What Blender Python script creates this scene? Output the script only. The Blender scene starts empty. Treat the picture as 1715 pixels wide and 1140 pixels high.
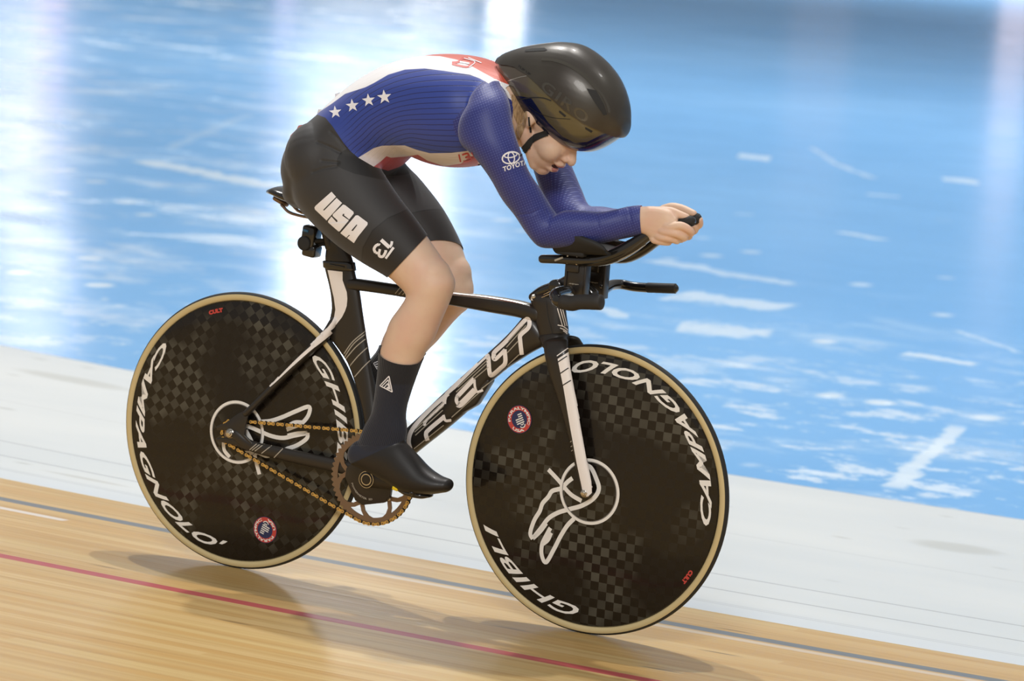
import bpy, bmesh, math, random
import numpy as np
from mathutils import Vector, Matrix
from mathutils.bvhtree import BVHTree
from mathutils.geometry import tessellate_polygon

S = bpy.context.scene
COL = S.collection
# ------------------------------------------------------------------ camera
# world: x along the track (riding direction), z up, y towards the infield; rear tyre touches the boards at the origin
CC = np.array([4.52449868, -7.44186684, 1.82051442])
CR = np.array([0.88201611, 0.46500904, 0.07625074])
CU = np.array([-0.13177482, 0.08804221, 0.98736213])
CD = np.array([-0.45241903, 0.88091723, -0.13893113])
FPX = 6155.509
cam = bpy.data.cameras.new('camera'); cam_o = bpy.data.objects.new('camera', cam); COL.objects.link(cam_o)
M = Matrix.Identity(4)
for i in range(3):
    M[i][0] = CR[i]; M[i][1] = CU[i]; M[i][2] = -CD[i]; M[i][3] = CC[i]
cam_o.matrix_world = M
cam.sensor_width = 36.0; cam.lens = FPX / 1715 * 36.0
cam.clip_start = 0.5; cam.clip_end = 400
cam.dof.use_dof = True; cam.dof.focus_distance = 8.45; cam.dof.aperture_fstop = 5.0
S.camera = cam_o
S.view_settings.view_transform = 'Standard'; S.view_settings.look = 'None'
S.view_settings.gamma = 1.0; S.view_settings.use_curve_mapping = False
S.view_settings.exposure = 0.0
# ------------------------------------------------------------------ light
W = bpy.data.worlds.new('hall_air'); S.world = W; W.use_nodes = True
W.node_tree.nodes['Background'].inputs[0].default_value = (1.0, 0.985, 0.96, 1)
W.node_tree.nodes['Background'].inputs[1].default_value = 0.33
def lamp(name, loc, power, size, target=(0.5, 0, 0.5), color=(1, .985, .965), spread=math.pi):
    l = bpy.data.lights.new(name, 'AREA'); l.shape = 'DISK'; l.size = size; l.energy = power; l.color = color; l.spread = spread
    o = bpy.data.objects.new(name, l); COL.objects.link(o); o.location = loc
    o.rotation_euler = (Vector(target) - Vector(loc)).to_track_quat('-Z', 'Y').to_euler()
    return o
lamp('hall_light', (-4.9, 5.2, 12.5), 790, .35)
lamp('hall_light', (-1.0, 5.4, 13.0), 720, .35)
lamp('hall_light', (5.0, -12.0, 8.5), 950, 4.0)  # large soft fill from the camera side, added to lift the rider's near side
lamp('hall_light', (8.0, 3.0, 13.0), 170, 1.2)
for x_, y_, e_ in ((-20, 18, 650), (-7, 18, 650), (6, 18, 500), (-40, 50, 3100), (-20, 50, 3100), (0, 50, 3300), (-14, 62, 2200)): lamp('infield_fill', (x_, y_, 14), e_, 5., (x_, y_, 0), spread=1.75)  # unseen lamps added to brighten the infield floor and far wall

# ------------------------------------------------------------------ helpers
def ray(u, v):
    q = CD + CR * ((u - 857.5) / FPX) - CU * ((v - 570) / FPX)
    return q / np.linalg.norm(q)
def P(u, v, y):
    q = ray(u, v); t = (y - CC[1]) / q[1]
    return CC + t * q
def proj(X):
    X = np.atleast_2d(np.asarray(X, float)); V = X - CC; z = V @ CD
    return np.stack([857.5 + FPX * (V @ CR) / z, 570 - FPX * (V @ CU) / z], -1)
def mirror_proj(X):
    X = np.array(X, float); X[:, 1] = -np.abs(X[:, 1])
    return proj(X)

class MB:
    def __init__(s): s.v = []; s.f = []; s.m = []; s.n = 0
    def add(s, V, F, mi=0):
        s.v.append(np.asarray(V, float).reshape(-1, 3)); k = s.n
        for f in F: s.f.append([int(i) + k for i in f]); s.m.append(mi)
        s.n += len(s.v[-1]); return s
    def V(s): return np.concatenate(s.v) if s.v else np.zeros((0, 3))
    def bvh(s): return BVHTree.FromPolygons([tuple(p) for p in s.V()], s.f)
    def build(s, name, mats, parent=None, smooth=True, attrs=None, angle=None):
        V = s.V(); me = bpy.data.meshes.new(name)
        org = V.mean(0) if parent is None and len(V) else np.zeros(3)
        me.from_pydata((V - 0).tolist(), [], s.f); 
        if not isinstance(mats, (list, tuple)): mats = [mats]
        for m in mats: me.materials.append(m)
        if len(mats) > 1: me.polygons.foreach_set('material_index', s.m)
        if smooth:
            me.polygons.foreach_set('use_smooth', [True] * len(me.polygons))
            if angle: me.set_sharp_from_angle(angle=math.radians(angle))
        if attrs:
            for k, a in attrs.items():
                at = me.attributes.new(k, 'FLOAT', 'POINT'); at.data.foreach_set('value', np.asarray(a, np.float32))
        me.update()
        o = bpy.data.objects.new(name, me); COL.objects.link(o)
        if parent is not None: o.parent = parent
        return o
def empty(name, label, cat, loc=(0, 0, 0)):
    o = bpy.data.objects.new(name, None); COL.objects.link(o); o.location = loc; o.empty_display_size = .1
    o['label'] = label; o['category'] = cat; return o

def catmull(A, sub):
    A = np.asarray(A, float); n = len(A); out = []
    for i in range(n - 1):
        p0 = A[max(i - 1, 0)]; p1 = A[i]; p2 = A[i + 1]; p3 = A[min(i + 2, n - 1)]
        if i == 0: p0 = 2 * p1 - p2
        if i == n - 2: p3 = 2 * p2 - p1
        for k in range(sub):
            t = k / sub
            out.append(.5 * ((2 * p1) + (-p0 + p2) * t + (2 * p0 - 5 * p1 + 4 * p2 - p3) * t * t + (-p0 + 3 * p1 - 3 * p2 + p3) * t ** 3))
    out.append(A[-1]); return np.array(out)
def rings_mesh(R, closed_ends=True):
    R = np.asarray(R); m, n, _ = R.shape; V = R.reshape(-1, 3); F = []
    for i in range(m - 1):
        for j in range(n):
            a = i * n + j; b = i * n + (j + 1) % n
            F.append((a, b, b + n, a + n))
    if closed_ends:
        F.append(tuple(range(n))[::-1]); F.append(tuple((m - 1) * n + j for j in range(n)))
    return V, F
def loft(C, A, B, n=24, sub=4, cap=1.0, p=2.0, infl=0.0):
    """centres, two half axes per section; superellipse power p; rounded caps"""
    C = catmull(C, sub); A = catmull(A, sub); B = catmull(B, sub)
    if infl:
        A = A * (1 + infl / np.maximum(np.linalg.norm(A, axis=1), 1e-4))[:, None]
        B = B * (1 + infl / np.maximum(np.linalg.norm(B, axis=1), 1e-4))[:, None]
    th = np.linspace(0, 2 * np.pi, n, endpoint=False)
    c = np.sign(np.cos(th)) * np.abs(np.cos(th)) ** (2 / p); s_ = np.sign(np.sin(th)) * np.abs(np.sin(th)) ** (2 / p)
    R = C[:, None] + A[:, None] * c[None, :, None] + B[:, None] * s_[None, :, None]
    if cap:
        def capr(i, sgn):
            t = (C[1] - C[0]) if i == 0 else (C[-1] - C[-2]); t = t / np.linalg.norm(t)
            r = min(np.linalg.norm(A[i]), np.linalg.norm(B[i])) * cap; o = []
            for ph in (20, 40, 58, 74, 85):
                k = math.cos(math.radians(ph)); o.append(C[i] + (A[i] * c[:, None] + B[i] * s_[:, None]) * k + t * sgn * r * math.sin(math.radians(ph)))
            return o
        R = np.array(capr(0, -1)[::-1] + list(R) + capr(-1, 1))
    return rings_mesh(R)
JY = (proj([.5, .5, .6]) - proj([.5, -.5, .6]))[0]          # px shift for one metre across
def psec(e1, e2, yc, b):
    """a cross-section seen in the photograph between two edge points, at lateral place yc, half thickness b"""
    e1 = np.array(e1, float); e2 = np.array(e2, float); h = (e2 - e1) / 2; w = np.linalg.norm(h); nrm = h / w
    bn = b * abs(JY @ nrm); k = math.sqrt(max(w * w - bn * bn, (.35 * w) ** 2)) / w
    a = (P(*e2, yc) - P(*e1, yc)) / 2 * k
    c = P(*((e1 + e2) / 2), yc); return c, a, np.array([0, b, 0.])
def ploft(secs, **kw):
    L = [psec(*s) for s in secs]
    return loft([l[0] for l in L], [l[1] for l in L], [l[2] for l in L], **kw)
def tube(pts, r, n=14, sub=4, p=2.0, flat=None, cap=1.0):
    """round or flattened tube along 3-d points"""
    pts = np.asarray(pts, float); r = np.broadcast_to(r, (len(pts),)) if np.ndim(r) == 0 else np.asarray(r)
    C = catmull(pts, sub) if len(pts) > 2 else pts; rr = catmull(np.stack([r, r], 1), sub)[:, 0] if len(pts) > 2 else r
    T = np.gradient(C, axis=0); T /= np.linalg.norm(T, axis=1)[:, None]
    up = np.array([0, 0, 1.]) if abs(T[0][2]) < .9 else np.array([0, 1., 0])
    A = []; B = []
    for t in T:
        a = np.cross(up, t); a /= np.linalg.norm(a); b = np.cross(t, a); A.append(a); B.append(b); up = b
    A = np.array(A) * rr[:, None]; B = np.array(B) * rr[:, None]
    if flat is not None: A = A * flat[0]; B = B * flat[1]
    return loft(C, A, B, n=n, sub=1, cap=cap, p=p)
def ellipsoid(c, ax, n=24, m=14):
    ax = np.asarray(ax); R = []
    for i in range(1, m):
        f = math.pi * i / m; th = np.linspace(0, 2 * np.pi, n, endpoint=False)
        R.append(c + ax[2] * math.cos(f) + (ax[0] * np.cos(th)[:, None] + ax[1] * np.sin(th)[:, None]) * math.sin(f))
    return rings_mesh(np.array(R))
def box(c, sx, sy, sz, ax=None, bev=.0):
    c = np.asarray(c, float); ax = np.eye(3) if ax is None else np.asarray(ax); h = np.array([sx, sy, sz]) / 2
    bm = bmesh.new(); bmesh.ops.create_cube(bm, size=1)
    for v in bm.verts: v.co = Vector(np.array(v.co) * h * 2)
    if bev: bmesh.ops.bevel(bm, geom=bm.edges[:], offset=bev, segments=2, affect='EDGES', profile=.5)
    V = np.array([v.co[:] for v in bm.verts]) @ ax + c; bm.verts.index_update()
    F = [[v.index for v in f.verts] for f in bm.faces]; bm.free(); return V, F
def revolve(prof, c, n=96, axis='y', closed=False):
    """profile of (radius, lateral) turned round the y axis"""
    R = []; th = np.linspace(0, 2 * np.pi, n, endpoint=False)
    for r, y in prof: R.append(np.stack([c[0] + r * np.cos(th), np.full(n, c[1] + y), c[2] + r * np.sin(th)], -1))
    if closed: R.append(R[0])
    V, F = rings_mesh(np.array(R), False)
    return V, F
def cyl(p0, p1, r, n=20, cap=.15): return tube([p0, p1], [r, r], n=n, cap=cap)
def prism(poly, y0, y1, bev=0.0):
    """outline in (x,z) with real thickness across"""
    bm = bmesh.new(); vs = [bm.verts.new((p[0], y0, p[1])) for p in poly]; f = bm.faces.new(vs)
    r = bmesh.ops.extrude_face_region(bm, geom=[f]); 
    for e in r['geom']:
        if isinstance(e, bmesh.types.BMVert): e.co.y = y1
    bmesh.ops.recalc_face_normals(bm, faces=bm.faces[:])
    if bev: bmesh.ops.bevel(bm, geom=[e for e in bm.edges], offset=bev, segments=2, affect='EDGES', profile=.5)
    bm.verts.index_update(); V = np.array([v.co[:] for v in bm.verts]); F = [[v.index for v in f.verts] for f in bm.faces]; bm.free()
    return V, F

# flat shapes (2-d) -> laid on a surface
def tri2d(V, F, L):
    V = [tuple(p) for p in V]; F = [tuple(f) for f in F]
    for _ in range(7):
        A = np.array(V); T = np.array(F)
        d = max(np.linalg.norm(A[T[:, i]] - A[T[:, (i + 1) % 3]], axis=1).max() for i in range(3))
        if d <= L: break
        mid = {}; NF = []
        def g(a, b):
            k = (min(a, b), max(a, b))
            if k not in mid: mid[k] = len(V); V.append(tuple((np.array(V[a]) + np.array(V[b])) / 2))
            return mid[k]
        for a, b, c in F:
            ab, bc, ca = g(a, b), g(b, c), g(c, a); NF += [(a, ab, ca), (ab, b, bc), (ca, bc, c), (ab, bc, ca)]
        F = NF
    return np.array(V), F
def poly2d(pts):
    pts = [Vector((p[0], p[1], 0)) for p in pts]
    return np.array([p[:2] for p in pts]), tessellate_polygon([pts])
def stroke2d(pts, w, sub=6, taper=False):
    pts = catmull(pts, sub) if len(pts) > 2 else np.array(pts, float)
    w = np.full(len(pts), w) if np.ndim(w) == 0 else np.interp(np.linspace(0, 1, len(pts)), np.linspace(0, 1, len(w)), w)
    T = np.gradient(pts, axis=0); T /= np.linalg.norm(T, axis=1)[:, None] + 1e-9; N = np.stack([-T[:, 1], T[:, 0]], -1)
    V = np.concatenate([pts + N * w[:, None] / 2, pts - N * w[:, None] / 2]); n = len(pts); F = []
    for i in range(n - 1): F += [(i, i + 1, n + i + 1), (i, n + i + 1, n + i)]
    return V, F
def text2d(s, bold=0.02, shear=0.0, space=1.0, wide=1.0):
    """letters as a flat mesh, cap height 1, starting at x=0; returns verts, tris, width"""
    cu = bpy.data.curves.new('t', 'FONT'); cu.body = s; cu.size = 1; cu.offset = bold; cu.shear = shear; cu.space_character = space; cu.resolution_u = 3
    o = bpy.data.objects.new('t', cu); COL.objects.link(o)
    dg = bpy.context.evaluated_depsgraph_get(); me = o.evaluated_get(dg).to_mesh()
    V = np.array([v.co[:2] for v in me.vertices]); F = []
    for p in me.polygons:
        vs = list(p.vertices)
        for k in range(1, len(vs) - 1): F.append((vs[0], vs[k], vs[k + 1]))
    o.evaluated_get(dg).to_mesh_clear(); bpy.data.objects.remove(o); bpy.data.curves.remove(cu)
    V[:, 0] -= V[:, 0].min(); y0 = V[:, 1].min(); V[:, 1] -= y0; V /= V[:, 1].max(); V[:, 0] *= wide
    return V, F, V[:, 0].max()
def place2d(V, o, dx, dy): return np.array(o, float) + V[:, :1] * np.array(dx, float) + V[:, 1:2] * np.array(dy, float)
def lay(mb, V2, F, bvh, mi, off=.0008, L=6.0):
    """lay a flat shape, given as seen in the photograph, on the surface it is printed on"""
    V2, F = tri2d(V2, F, L); out = []; ok = []
    c = Vector(CC)
    for u, v in V2:
        d = Vector(ray(u, v)); h = bvh.ray_cast(c, d)
        if h[0] is None: out.append((0, 0, 0)); ok.append(False)
        else:
            n = h[1]; n = -n if n.dot(d) > 0 else n
            out.append(tuple(h[0] + n * off)); ok.append(True)
    out = np.array(out)
    G = []
    for f in F:
        if ok[f[0]] and ok[f[1]] and ok[f[2]]:
            a, b, c3 = out[f[0]], out[f[1]], out[f[2]]
            if max(abs(a[1] - b[1]), abs(b[1] - c3[1]), abs(a[1] - c3[1])) < .04: G.append(f)
    mb.add(out, G, mi)

# materials
def nd(nt, t, **kw):
    n = nt.nodes.new(t)
    for k, v in kw.items():
        if isinstance(k, str) and hasattr(n, k): setattr(n, k, v)
    return n
def mat(name, col, rough=.5, metal=0., coat=0., spec=.5, sheen=0., sss=0.):
    m = bpy.data.materials.new(name); m.use_nodes = True; b = m.node_tree.nodes['Principled BSDF']
    b.inputs['Base Color'].default_value = (*col, 1); b.inputs['Roughness'].default_value = rough; b.inputs['Metallic'].default_value = metal
    b.inputs['Coat Weight'].default_value = coat; b.inputs['Coat Roughness'].default_value = .06; b.inputs['Specular IOR Level'].default_value = spec
    b.inputs['Sheen Weight'].default_value = sheen
    if sss:
        b.inputs['Subsurface Weight'].default_value = sss; b.inputs['Subsurface Radius'].default_value = (.012, .005, .003); b.inputs['Subsurface Scale'].default_value = 1.0
    return m
class NT:
    def __init__(s, m): s.nt = m.node_tree; s.b = s.nt.nodes['Principled BSDF']; s.L = s.nt.links.new
    def val(s, x, sock):
        if isinstance(x, bpy.types.NodeSocket): s.L(x, sock)
        elif x is not None: sock.default_value = x
    def math(s, op, a, b=None, c=None, clamp=False):
        n = s.nt.nodes.new('ShaderNodeMath'); n.operation = op; n.use_clamp = clamp
        s.val(a, n.inputs[0]); s.val(b, n.inputs[1]); s.val(c, n.inputs[2]); return n.outputs[0]
    def step(s, x, lo, hi):
        n = s.nt.nodes.new('ShaderNodeMapRange'); n.interpolation_type = 'SMOOTHSTEP'; s.val(x, n.inputs[0]); n.inputs[1].default_value = lo; n.inputs[2].default_value = hi
        return n.outputs[0]
    def mix(s, f, a, b):
        n = s.nt.nodes.new('ShaderNodeMix'); n.data_type = 'RGBA'; s.val(f, n.inputs[0])
        for x, k in ((a, 6), (b, 7)):
            if isinstance(x, tuple): n.inputs[k].default_value = (*x[:3], 1)
            else: s.L(x, n.inputs[k])
        return n.outputs[2]
    def attr(s, name):
        n = s.nt.nodes.new('ShaderNodeAttribute'); n.attribute_name = name; return n.outputs['Fac']
    def comb(s, x, y, z=0.):
        n = s.nt.nodes.new('ShaderNodeCombineXYZ'); s.val(x, n.inputs[0]); s.val(y, n.inputs[1]); s.val(z, n.inputs[2]); return n.outputs[0]
    def noise(s, vec, scale=1., detail=3., rough=.5, dist=0.):
        n = s.nt.nodes.new('ShaderNodeTexNoise'); s.L(vec, n.inputs['Vector']); n.inputs['Scale'].default_value = scale
        n.inputs['Detail'].default_value = detail; n.inputs['Roughness'].default_value = rough; n.inputs['Distortion'].default_value = dist; return n.outputs['Fac']
    def vor(s, vec, scale=1., feat='F1'):
        n = s.nt.nodes.new('ShaderNodeTexVoronoi'); n.feature = feat; s.L(vec, n.inputs['Vector']); n.inputs['Scale'].default_value = scale; return n.outputs
    def pos(s):
        n = s.nt.nodes.new('ShaderNodeTexCoord'); return n.outputs['Object']
    def sep(s, v):
        n = s.nt.nodes.new('ShaderNodeSeparateXYZ'); s.L(v, n.inputs[0]); return n.outputs
    def bump(s, h, strength=.3, dist=.001):
        n = s.nt.nodes.new('ShaderNodeBump'); n.inputs['Strength'].default_value = strength; n.inputs['Distance'].default_value = dist
        s.L(h, n.inputs['Height']); s.L(n.outputs[0], s.b.inputs['Normal'])
    def color(s, c): s.L(c, s.b.inputs['Base Color'])
    def rough(s, c): s.L(c, s.b.inputs['Roughness'])

# ------------------------------------------------------------------ the place: boards, grey apron, blue infield
BANK = math.radians(-3.0)
def strip(name, w0, w1, nx, nw, mats, z0=0., bank=True, xr=(-40, 40), y_flat=None):
    """a strip of track surface between two curved edges; attributes hold place along and across it"""
    xs = np.linspace(-1, 1, nx); xs = np.sign(xs) * np.abs(xs) ** 1.6 * xr[1]
    V = []; at_x = []; at_w = []
    for x in xs:
        for j in range(nw):
            k = j / (nw - 1); a = w0(x) * (1 - k) + w1(x) * k
            V.append((x, a * math.cos(BANK), a * math.sin(BANK)) if bank else (x, a, z0)); at_x.append(x); at_w.append(a)
    F = [(i * nw + j, (i + 1) * nw + j, (i + 1) * nw + j + 1, i * nw + j + 1) for i in range(nx - 1) for j in range(nw - 1)]
    mb = MB(); mb.add(V, F); return mb, at_x, at_w
def sag(x, x0, R): 
    d = x - x0; return np.where(np.abs(d) < 5, d * d / (2 * R), 25 / (2 * R) + (np.abs(d) - 5) * 5 / R)
e_red = lambda x: -.405 + sag(x, .3, 60)
e_black = lambda x: .312 + sag(x, .2, 26)
e_wood = lambda x: .575 + sag(x, .5, 20)
e_grey = lambda x: 3.09 + sag(x, -.4, 13)

# wooden boards
m_wood = mat('varnished_pine_boards', (0.504, 0.309, 0.113), .32, spec=.22)
n = NT(m_wood); X = n.attr('along'); A_ = n.attr('across')
g1 = n.noise(n.comb(n.math('MULTIPLY', X, .55), n.math('MULTIPLY', A_, 26.)), 1., 4., .6)
g2 = n.noise(n.comb(n.math('MULTIPLY', X, 1.6), n.math('MULTIPLY', A_, 95.), 3.), 1., 3., .6)
pl = n.math('FLOOR', n.math('MULTIPLY', A_, 24.))
wn = nd(n.nt, 'ShaderNodeTexWhiteNoise'); wn.noise_dimensions = '2D'
n.L(n.comb(pl, n.math('FLOOR', n.math('ADD', n.math('MULTIPLY', X, .45), n.math('MULTIPLY', pl, .37)))), wn.inputs['Vector'])
c = n.mix(n.step(g1, .3, .72), (0.504, 0.317, 0.120), (0.638, 0.465, 0.204))
c = n.mix(n.math('MULTIPLY', n.step(wn.outputs['Value'], .0, 1.), .75), c, (0.554, 0.332, 0.113))
c = n.mix(n.math('MULTIPLY', n.step(wn.outputs['Value'], .8, .9), .45), c, (0.672, 0.516, 0.255))
c = n.mix(n.math('MULTIPLY', n.step(g2, .56, .74), .6), c, (0.353, 0.177, 0.051))
c = n.mix(n.math('MULTIPLY', n.step(g2, .38, .25), .45), c, (0.689, 0.531, 0.266))
kn = n.vor(n.comb(n.math('MULTIPLY', X, 2.3), n.math('MULTIPLY', A_, 17.)), 1.)
kt = n.math('MULTIPLY', n.step(kn['Distance'], .17, .05), n.step(n.sep(kn['Color'])[0], .55, .6))
c = n.mix(n.math('MULTIPLY', kt, .6), c, (0.134, 0.081, 0.046))
seam = n.math('ABSOLUTE', n.math('SUBTRACT', n.math('FRACT', n.math('MULTIPLY', A_, 24.)), .5))
c = n.mix(n.math('MULTIPLY', n.step(seam, .475, .5), .3), c, (0.252, 0.133, 0.046))
def painted(n, c, dist_name, half, col, amt=1.):
    d = n.math('ABSOLUTE', n.attr(dist_name)); return n.mix(n.math('MULTIPLY', n.step(d, half + .0015, half - .0015), amt), c, col)
c = painted(n, c, 'd_black', .025, (.17, .19, .20), .95)
c = painted(n, c, 'd_red', .0235, (.46, .075, .085), .95)
seg = n.math('MULTIPLY', n.step(X, -.62, -.64), n.step(n.math('ABSOLUTE', n.math('SUBTRACT', n.attr('d_black'), -.125)), .018, .014))
c = n.mix(n.math('MULTIPLY', seg, .75), c, (.72, .70, .68))
seg = n.math('MULTIPLY', n.step(X, .18, .24), n.step(n.math('ABSOLUTE', n.math('SUBTRACT', n.attr('d_black'), -.055)), .02, .012))
c = n.mix(n.math('MULTIPLY', seg, .4), c, (.72, .70, .68))
n.color(c); n.rough(n.math('ADD', .26, n.math('MULTIPLY', g2, .2)))
mb, ax_, aw_ = strip('t', lambda x: -9 + 0 * x, e_wood, 161, 40, None)
# denser rows near the painted lines
V = mb.V(); aw = np.array(aw_); axx = np.array(ax_)
track = mb.build('wooden_track', m_wood, attrs={'along': ax_, 'across': aw - sag(axx, .2, 26), 'd_red': aw - e_red(axx), 'd_black': aw - e_black(axx)})
track['kind'] = 'structure'

# pale grey apron
m_ap = mat('painted_grey_apron', (.62, .65, .65), .45, spec=.4)
n = NT(m_ap); X = n.attr('along'); A_ = n.attr('across')
c = n.mix(n.step(n.noise(n.comb(n.math('MULTIPLY', X, .6), n.math('MULTIPLY', A_, 1.4)), 1., 4.), .3, .7), (.62, .655, .66), (.70, .72, .705))
sp = n.vor(n.comb(n.math('MULTIPLY', X, 4.), n.math('MULTIPLY', A_, 11.)), 1.)
c = n.mix(n.math('MULTIPLY', n.math('MULTIPLY', n.step(sp['Distance'], .20, .06), n.step(n.sep(sp['Color'])[0], .72, .8)), .55), c, (.27, .27, .23))
sp2 = n.noise(n.comb(n.math('MULTIPLY', X, 1.1), n.math('MULTIPLY', A_, 9.), 7.), 1., 5., .7)
c = n.mix(n.math('MULTIPLY', n.step(sp2, .66, .78), .35), c, (.40, .41, .38))
for w_, am in ((.345, .75), (.575, .75), (.13, .35), (.15, .3), (1.3, .25)):
    j = n.math('ABSOLUTE', n.math('SUBTRACT', n.attr('d_edge'), n.math('ADD', w_, n.math('MULTIPLY', n.math('SUBTRACT', n.noise(n.comb(X, w_), .5), .5), .03))))
    c = n.mix(n.math('MULTIPLY', n.step(j, .007, .001), am), c, (.20, .21, .23))
c = n.mix(n.math('MULTIPLY', n.step(n.attr('d_edge'), .25, 0.), .35), c, (.53, .60, .68))
for x_, d_, rx, rd in ((-2.35, 2.0, .28, .08), (.98, 1.75, .14, .10), (-1.02, .24, .16, .02)):
    e_ = n.math('ADD', n.math('POWER', n.math('DIVIDE', n.math('SUBTRACT', X, x_), rx), 2.), n.math('POWER', n.math('DIVIDE', n.math('SUBTRACT', n.attr('d_edge'), d_), rd), 2.))
    c = n.mix(n.math('MULTIPLY', n.step(n.math('ADD', e_, n.math('MULTIPLY', sp2, 1.2)), 1.9, .9), .45), c, (.42, .42, .37))
n.color(c)
mb, ax_, aw_ = strip('t', e_wood, e_grey, 161, 14, None)
axx = np.array(ax_); aw = np.array(aw_)
o = mb.build('grey_apron', m_ap, attrs={'along': ax_, 'across': aw_, 'd_edge': aw - e_wood(axx)}); o['kind'] = 'structure'

# blue infield floor, flat and glossy, worn white in streaks, with a painted pale haze
ZF = 3.09 * math.sin(BANK)
m_bl = mat('glossy_blue_infield', (.13, .40, .78), .22, spec=.3)
n = NT(m_bl); X = n.attr('along'); Y = n.attr('across')
big = n.noise(n.comb(n.math('MULTIPLY', X, .35), n.math('MULTIPLY', Y, .22), 2.), 1., 3., .5)
c = n.mix(n.step(big, .3, .7), (.185, .435, .77), (.235, .50, .84))
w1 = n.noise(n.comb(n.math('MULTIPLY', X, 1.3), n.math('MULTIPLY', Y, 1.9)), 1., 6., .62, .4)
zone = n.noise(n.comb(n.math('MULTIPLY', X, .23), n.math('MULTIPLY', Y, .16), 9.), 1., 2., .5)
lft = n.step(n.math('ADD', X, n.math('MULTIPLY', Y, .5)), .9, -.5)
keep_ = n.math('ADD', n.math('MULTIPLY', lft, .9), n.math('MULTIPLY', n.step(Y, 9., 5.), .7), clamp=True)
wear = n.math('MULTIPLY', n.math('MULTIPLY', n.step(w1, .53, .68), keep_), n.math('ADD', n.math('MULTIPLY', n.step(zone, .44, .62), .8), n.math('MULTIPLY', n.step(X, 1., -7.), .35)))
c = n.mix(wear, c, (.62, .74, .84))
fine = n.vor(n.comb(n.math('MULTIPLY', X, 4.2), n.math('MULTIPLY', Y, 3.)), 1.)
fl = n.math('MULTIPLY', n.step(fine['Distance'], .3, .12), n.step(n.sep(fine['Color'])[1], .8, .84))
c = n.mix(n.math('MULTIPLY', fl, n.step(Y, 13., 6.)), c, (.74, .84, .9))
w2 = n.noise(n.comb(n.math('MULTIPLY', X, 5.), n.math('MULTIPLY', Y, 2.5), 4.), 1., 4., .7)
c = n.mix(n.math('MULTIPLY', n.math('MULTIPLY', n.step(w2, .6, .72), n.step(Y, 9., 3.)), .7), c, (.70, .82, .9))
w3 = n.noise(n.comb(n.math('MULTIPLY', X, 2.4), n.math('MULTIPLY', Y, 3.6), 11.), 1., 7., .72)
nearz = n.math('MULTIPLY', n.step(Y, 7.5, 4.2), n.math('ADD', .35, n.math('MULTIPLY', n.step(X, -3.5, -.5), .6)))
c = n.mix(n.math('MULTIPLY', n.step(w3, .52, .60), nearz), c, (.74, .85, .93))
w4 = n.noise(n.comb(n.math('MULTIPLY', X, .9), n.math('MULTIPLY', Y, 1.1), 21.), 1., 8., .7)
c = n.mix(n.math('MULTIPLY', n.math('MULTIPLY', n.step(w4, .50, .66), lft), .62), c, (.74, .84, .93))  # broad white haze painted into the floor colour on the left
# streaks and scuffs worn through the paint
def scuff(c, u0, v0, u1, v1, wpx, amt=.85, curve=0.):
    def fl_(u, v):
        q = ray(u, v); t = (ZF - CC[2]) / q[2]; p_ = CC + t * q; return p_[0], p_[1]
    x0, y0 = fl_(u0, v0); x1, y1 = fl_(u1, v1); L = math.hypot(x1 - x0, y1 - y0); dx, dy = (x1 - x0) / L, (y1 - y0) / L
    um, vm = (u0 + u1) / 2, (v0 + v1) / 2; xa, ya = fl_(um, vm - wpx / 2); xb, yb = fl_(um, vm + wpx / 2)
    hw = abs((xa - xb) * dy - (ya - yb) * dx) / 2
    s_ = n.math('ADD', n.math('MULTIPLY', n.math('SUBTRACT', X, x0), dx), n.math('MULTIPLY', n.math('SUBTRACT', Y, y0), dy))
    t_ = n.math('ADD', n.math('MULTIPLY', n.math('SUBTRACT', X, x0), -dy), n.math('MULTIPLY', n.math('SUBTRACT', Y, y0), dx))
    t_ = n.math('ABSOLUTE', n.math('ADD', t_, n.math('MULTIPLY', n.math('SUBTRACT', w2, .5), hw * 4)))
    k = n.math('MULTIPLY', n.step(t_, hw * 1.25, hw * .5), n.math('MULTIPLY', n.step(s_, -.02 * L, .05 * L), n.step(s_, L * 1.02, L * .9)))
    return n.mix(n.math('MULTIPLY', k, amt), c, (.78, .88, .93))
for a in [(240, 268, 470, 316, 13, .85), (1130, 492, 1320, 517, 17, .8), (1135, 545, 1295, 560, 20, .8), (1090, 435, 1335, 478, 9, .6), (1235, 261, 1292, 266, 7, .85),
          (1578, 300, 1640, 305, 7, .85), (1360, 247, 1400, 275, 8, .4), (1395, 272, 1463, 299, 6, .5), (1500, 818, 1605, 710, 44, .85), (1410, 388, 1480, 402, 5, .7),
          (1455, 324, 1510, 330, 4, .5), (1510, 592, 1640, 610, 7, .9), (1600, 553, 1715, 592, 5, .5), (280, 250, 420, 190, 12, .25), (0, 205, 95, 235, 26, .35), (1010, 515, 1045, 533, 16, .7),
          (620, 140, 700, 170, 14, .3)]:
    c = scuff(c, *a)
n.color(c); n.rough(n.math('ADD', n.math('ADD', .12, n.math('MULTIPLY', w1, .12)), n.math('MULTIPLY', wear, .2)))
n.bump(n.noise(n.comb(n.math('MULTIPLY', X, 3.), n.math('MULTIPLY', Y, 1.2)), 1., 5., .65), .25, .004)
mb, ax_, aw_ = strip('t', lambda x: e_grey(x), lambda x: 70 + 0 * x, 161, 50, None, z0=ZF, bank=False, xr=(-60, 60))
V = mb.V(); V[:, 2] = np.interp(V[:, 1], [3.0, 3.2, 4.2, 70], [0, 0, 0, 0]) + ZF
nw = 50; G = V.reshape(-1, nw, 3)
for i in range(G.shape[0]): G[i, 0, 2] = G[i, 0, 1] * math.tan(BANK)
mb.v = [G.reshape(-1, 3)]
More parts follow.
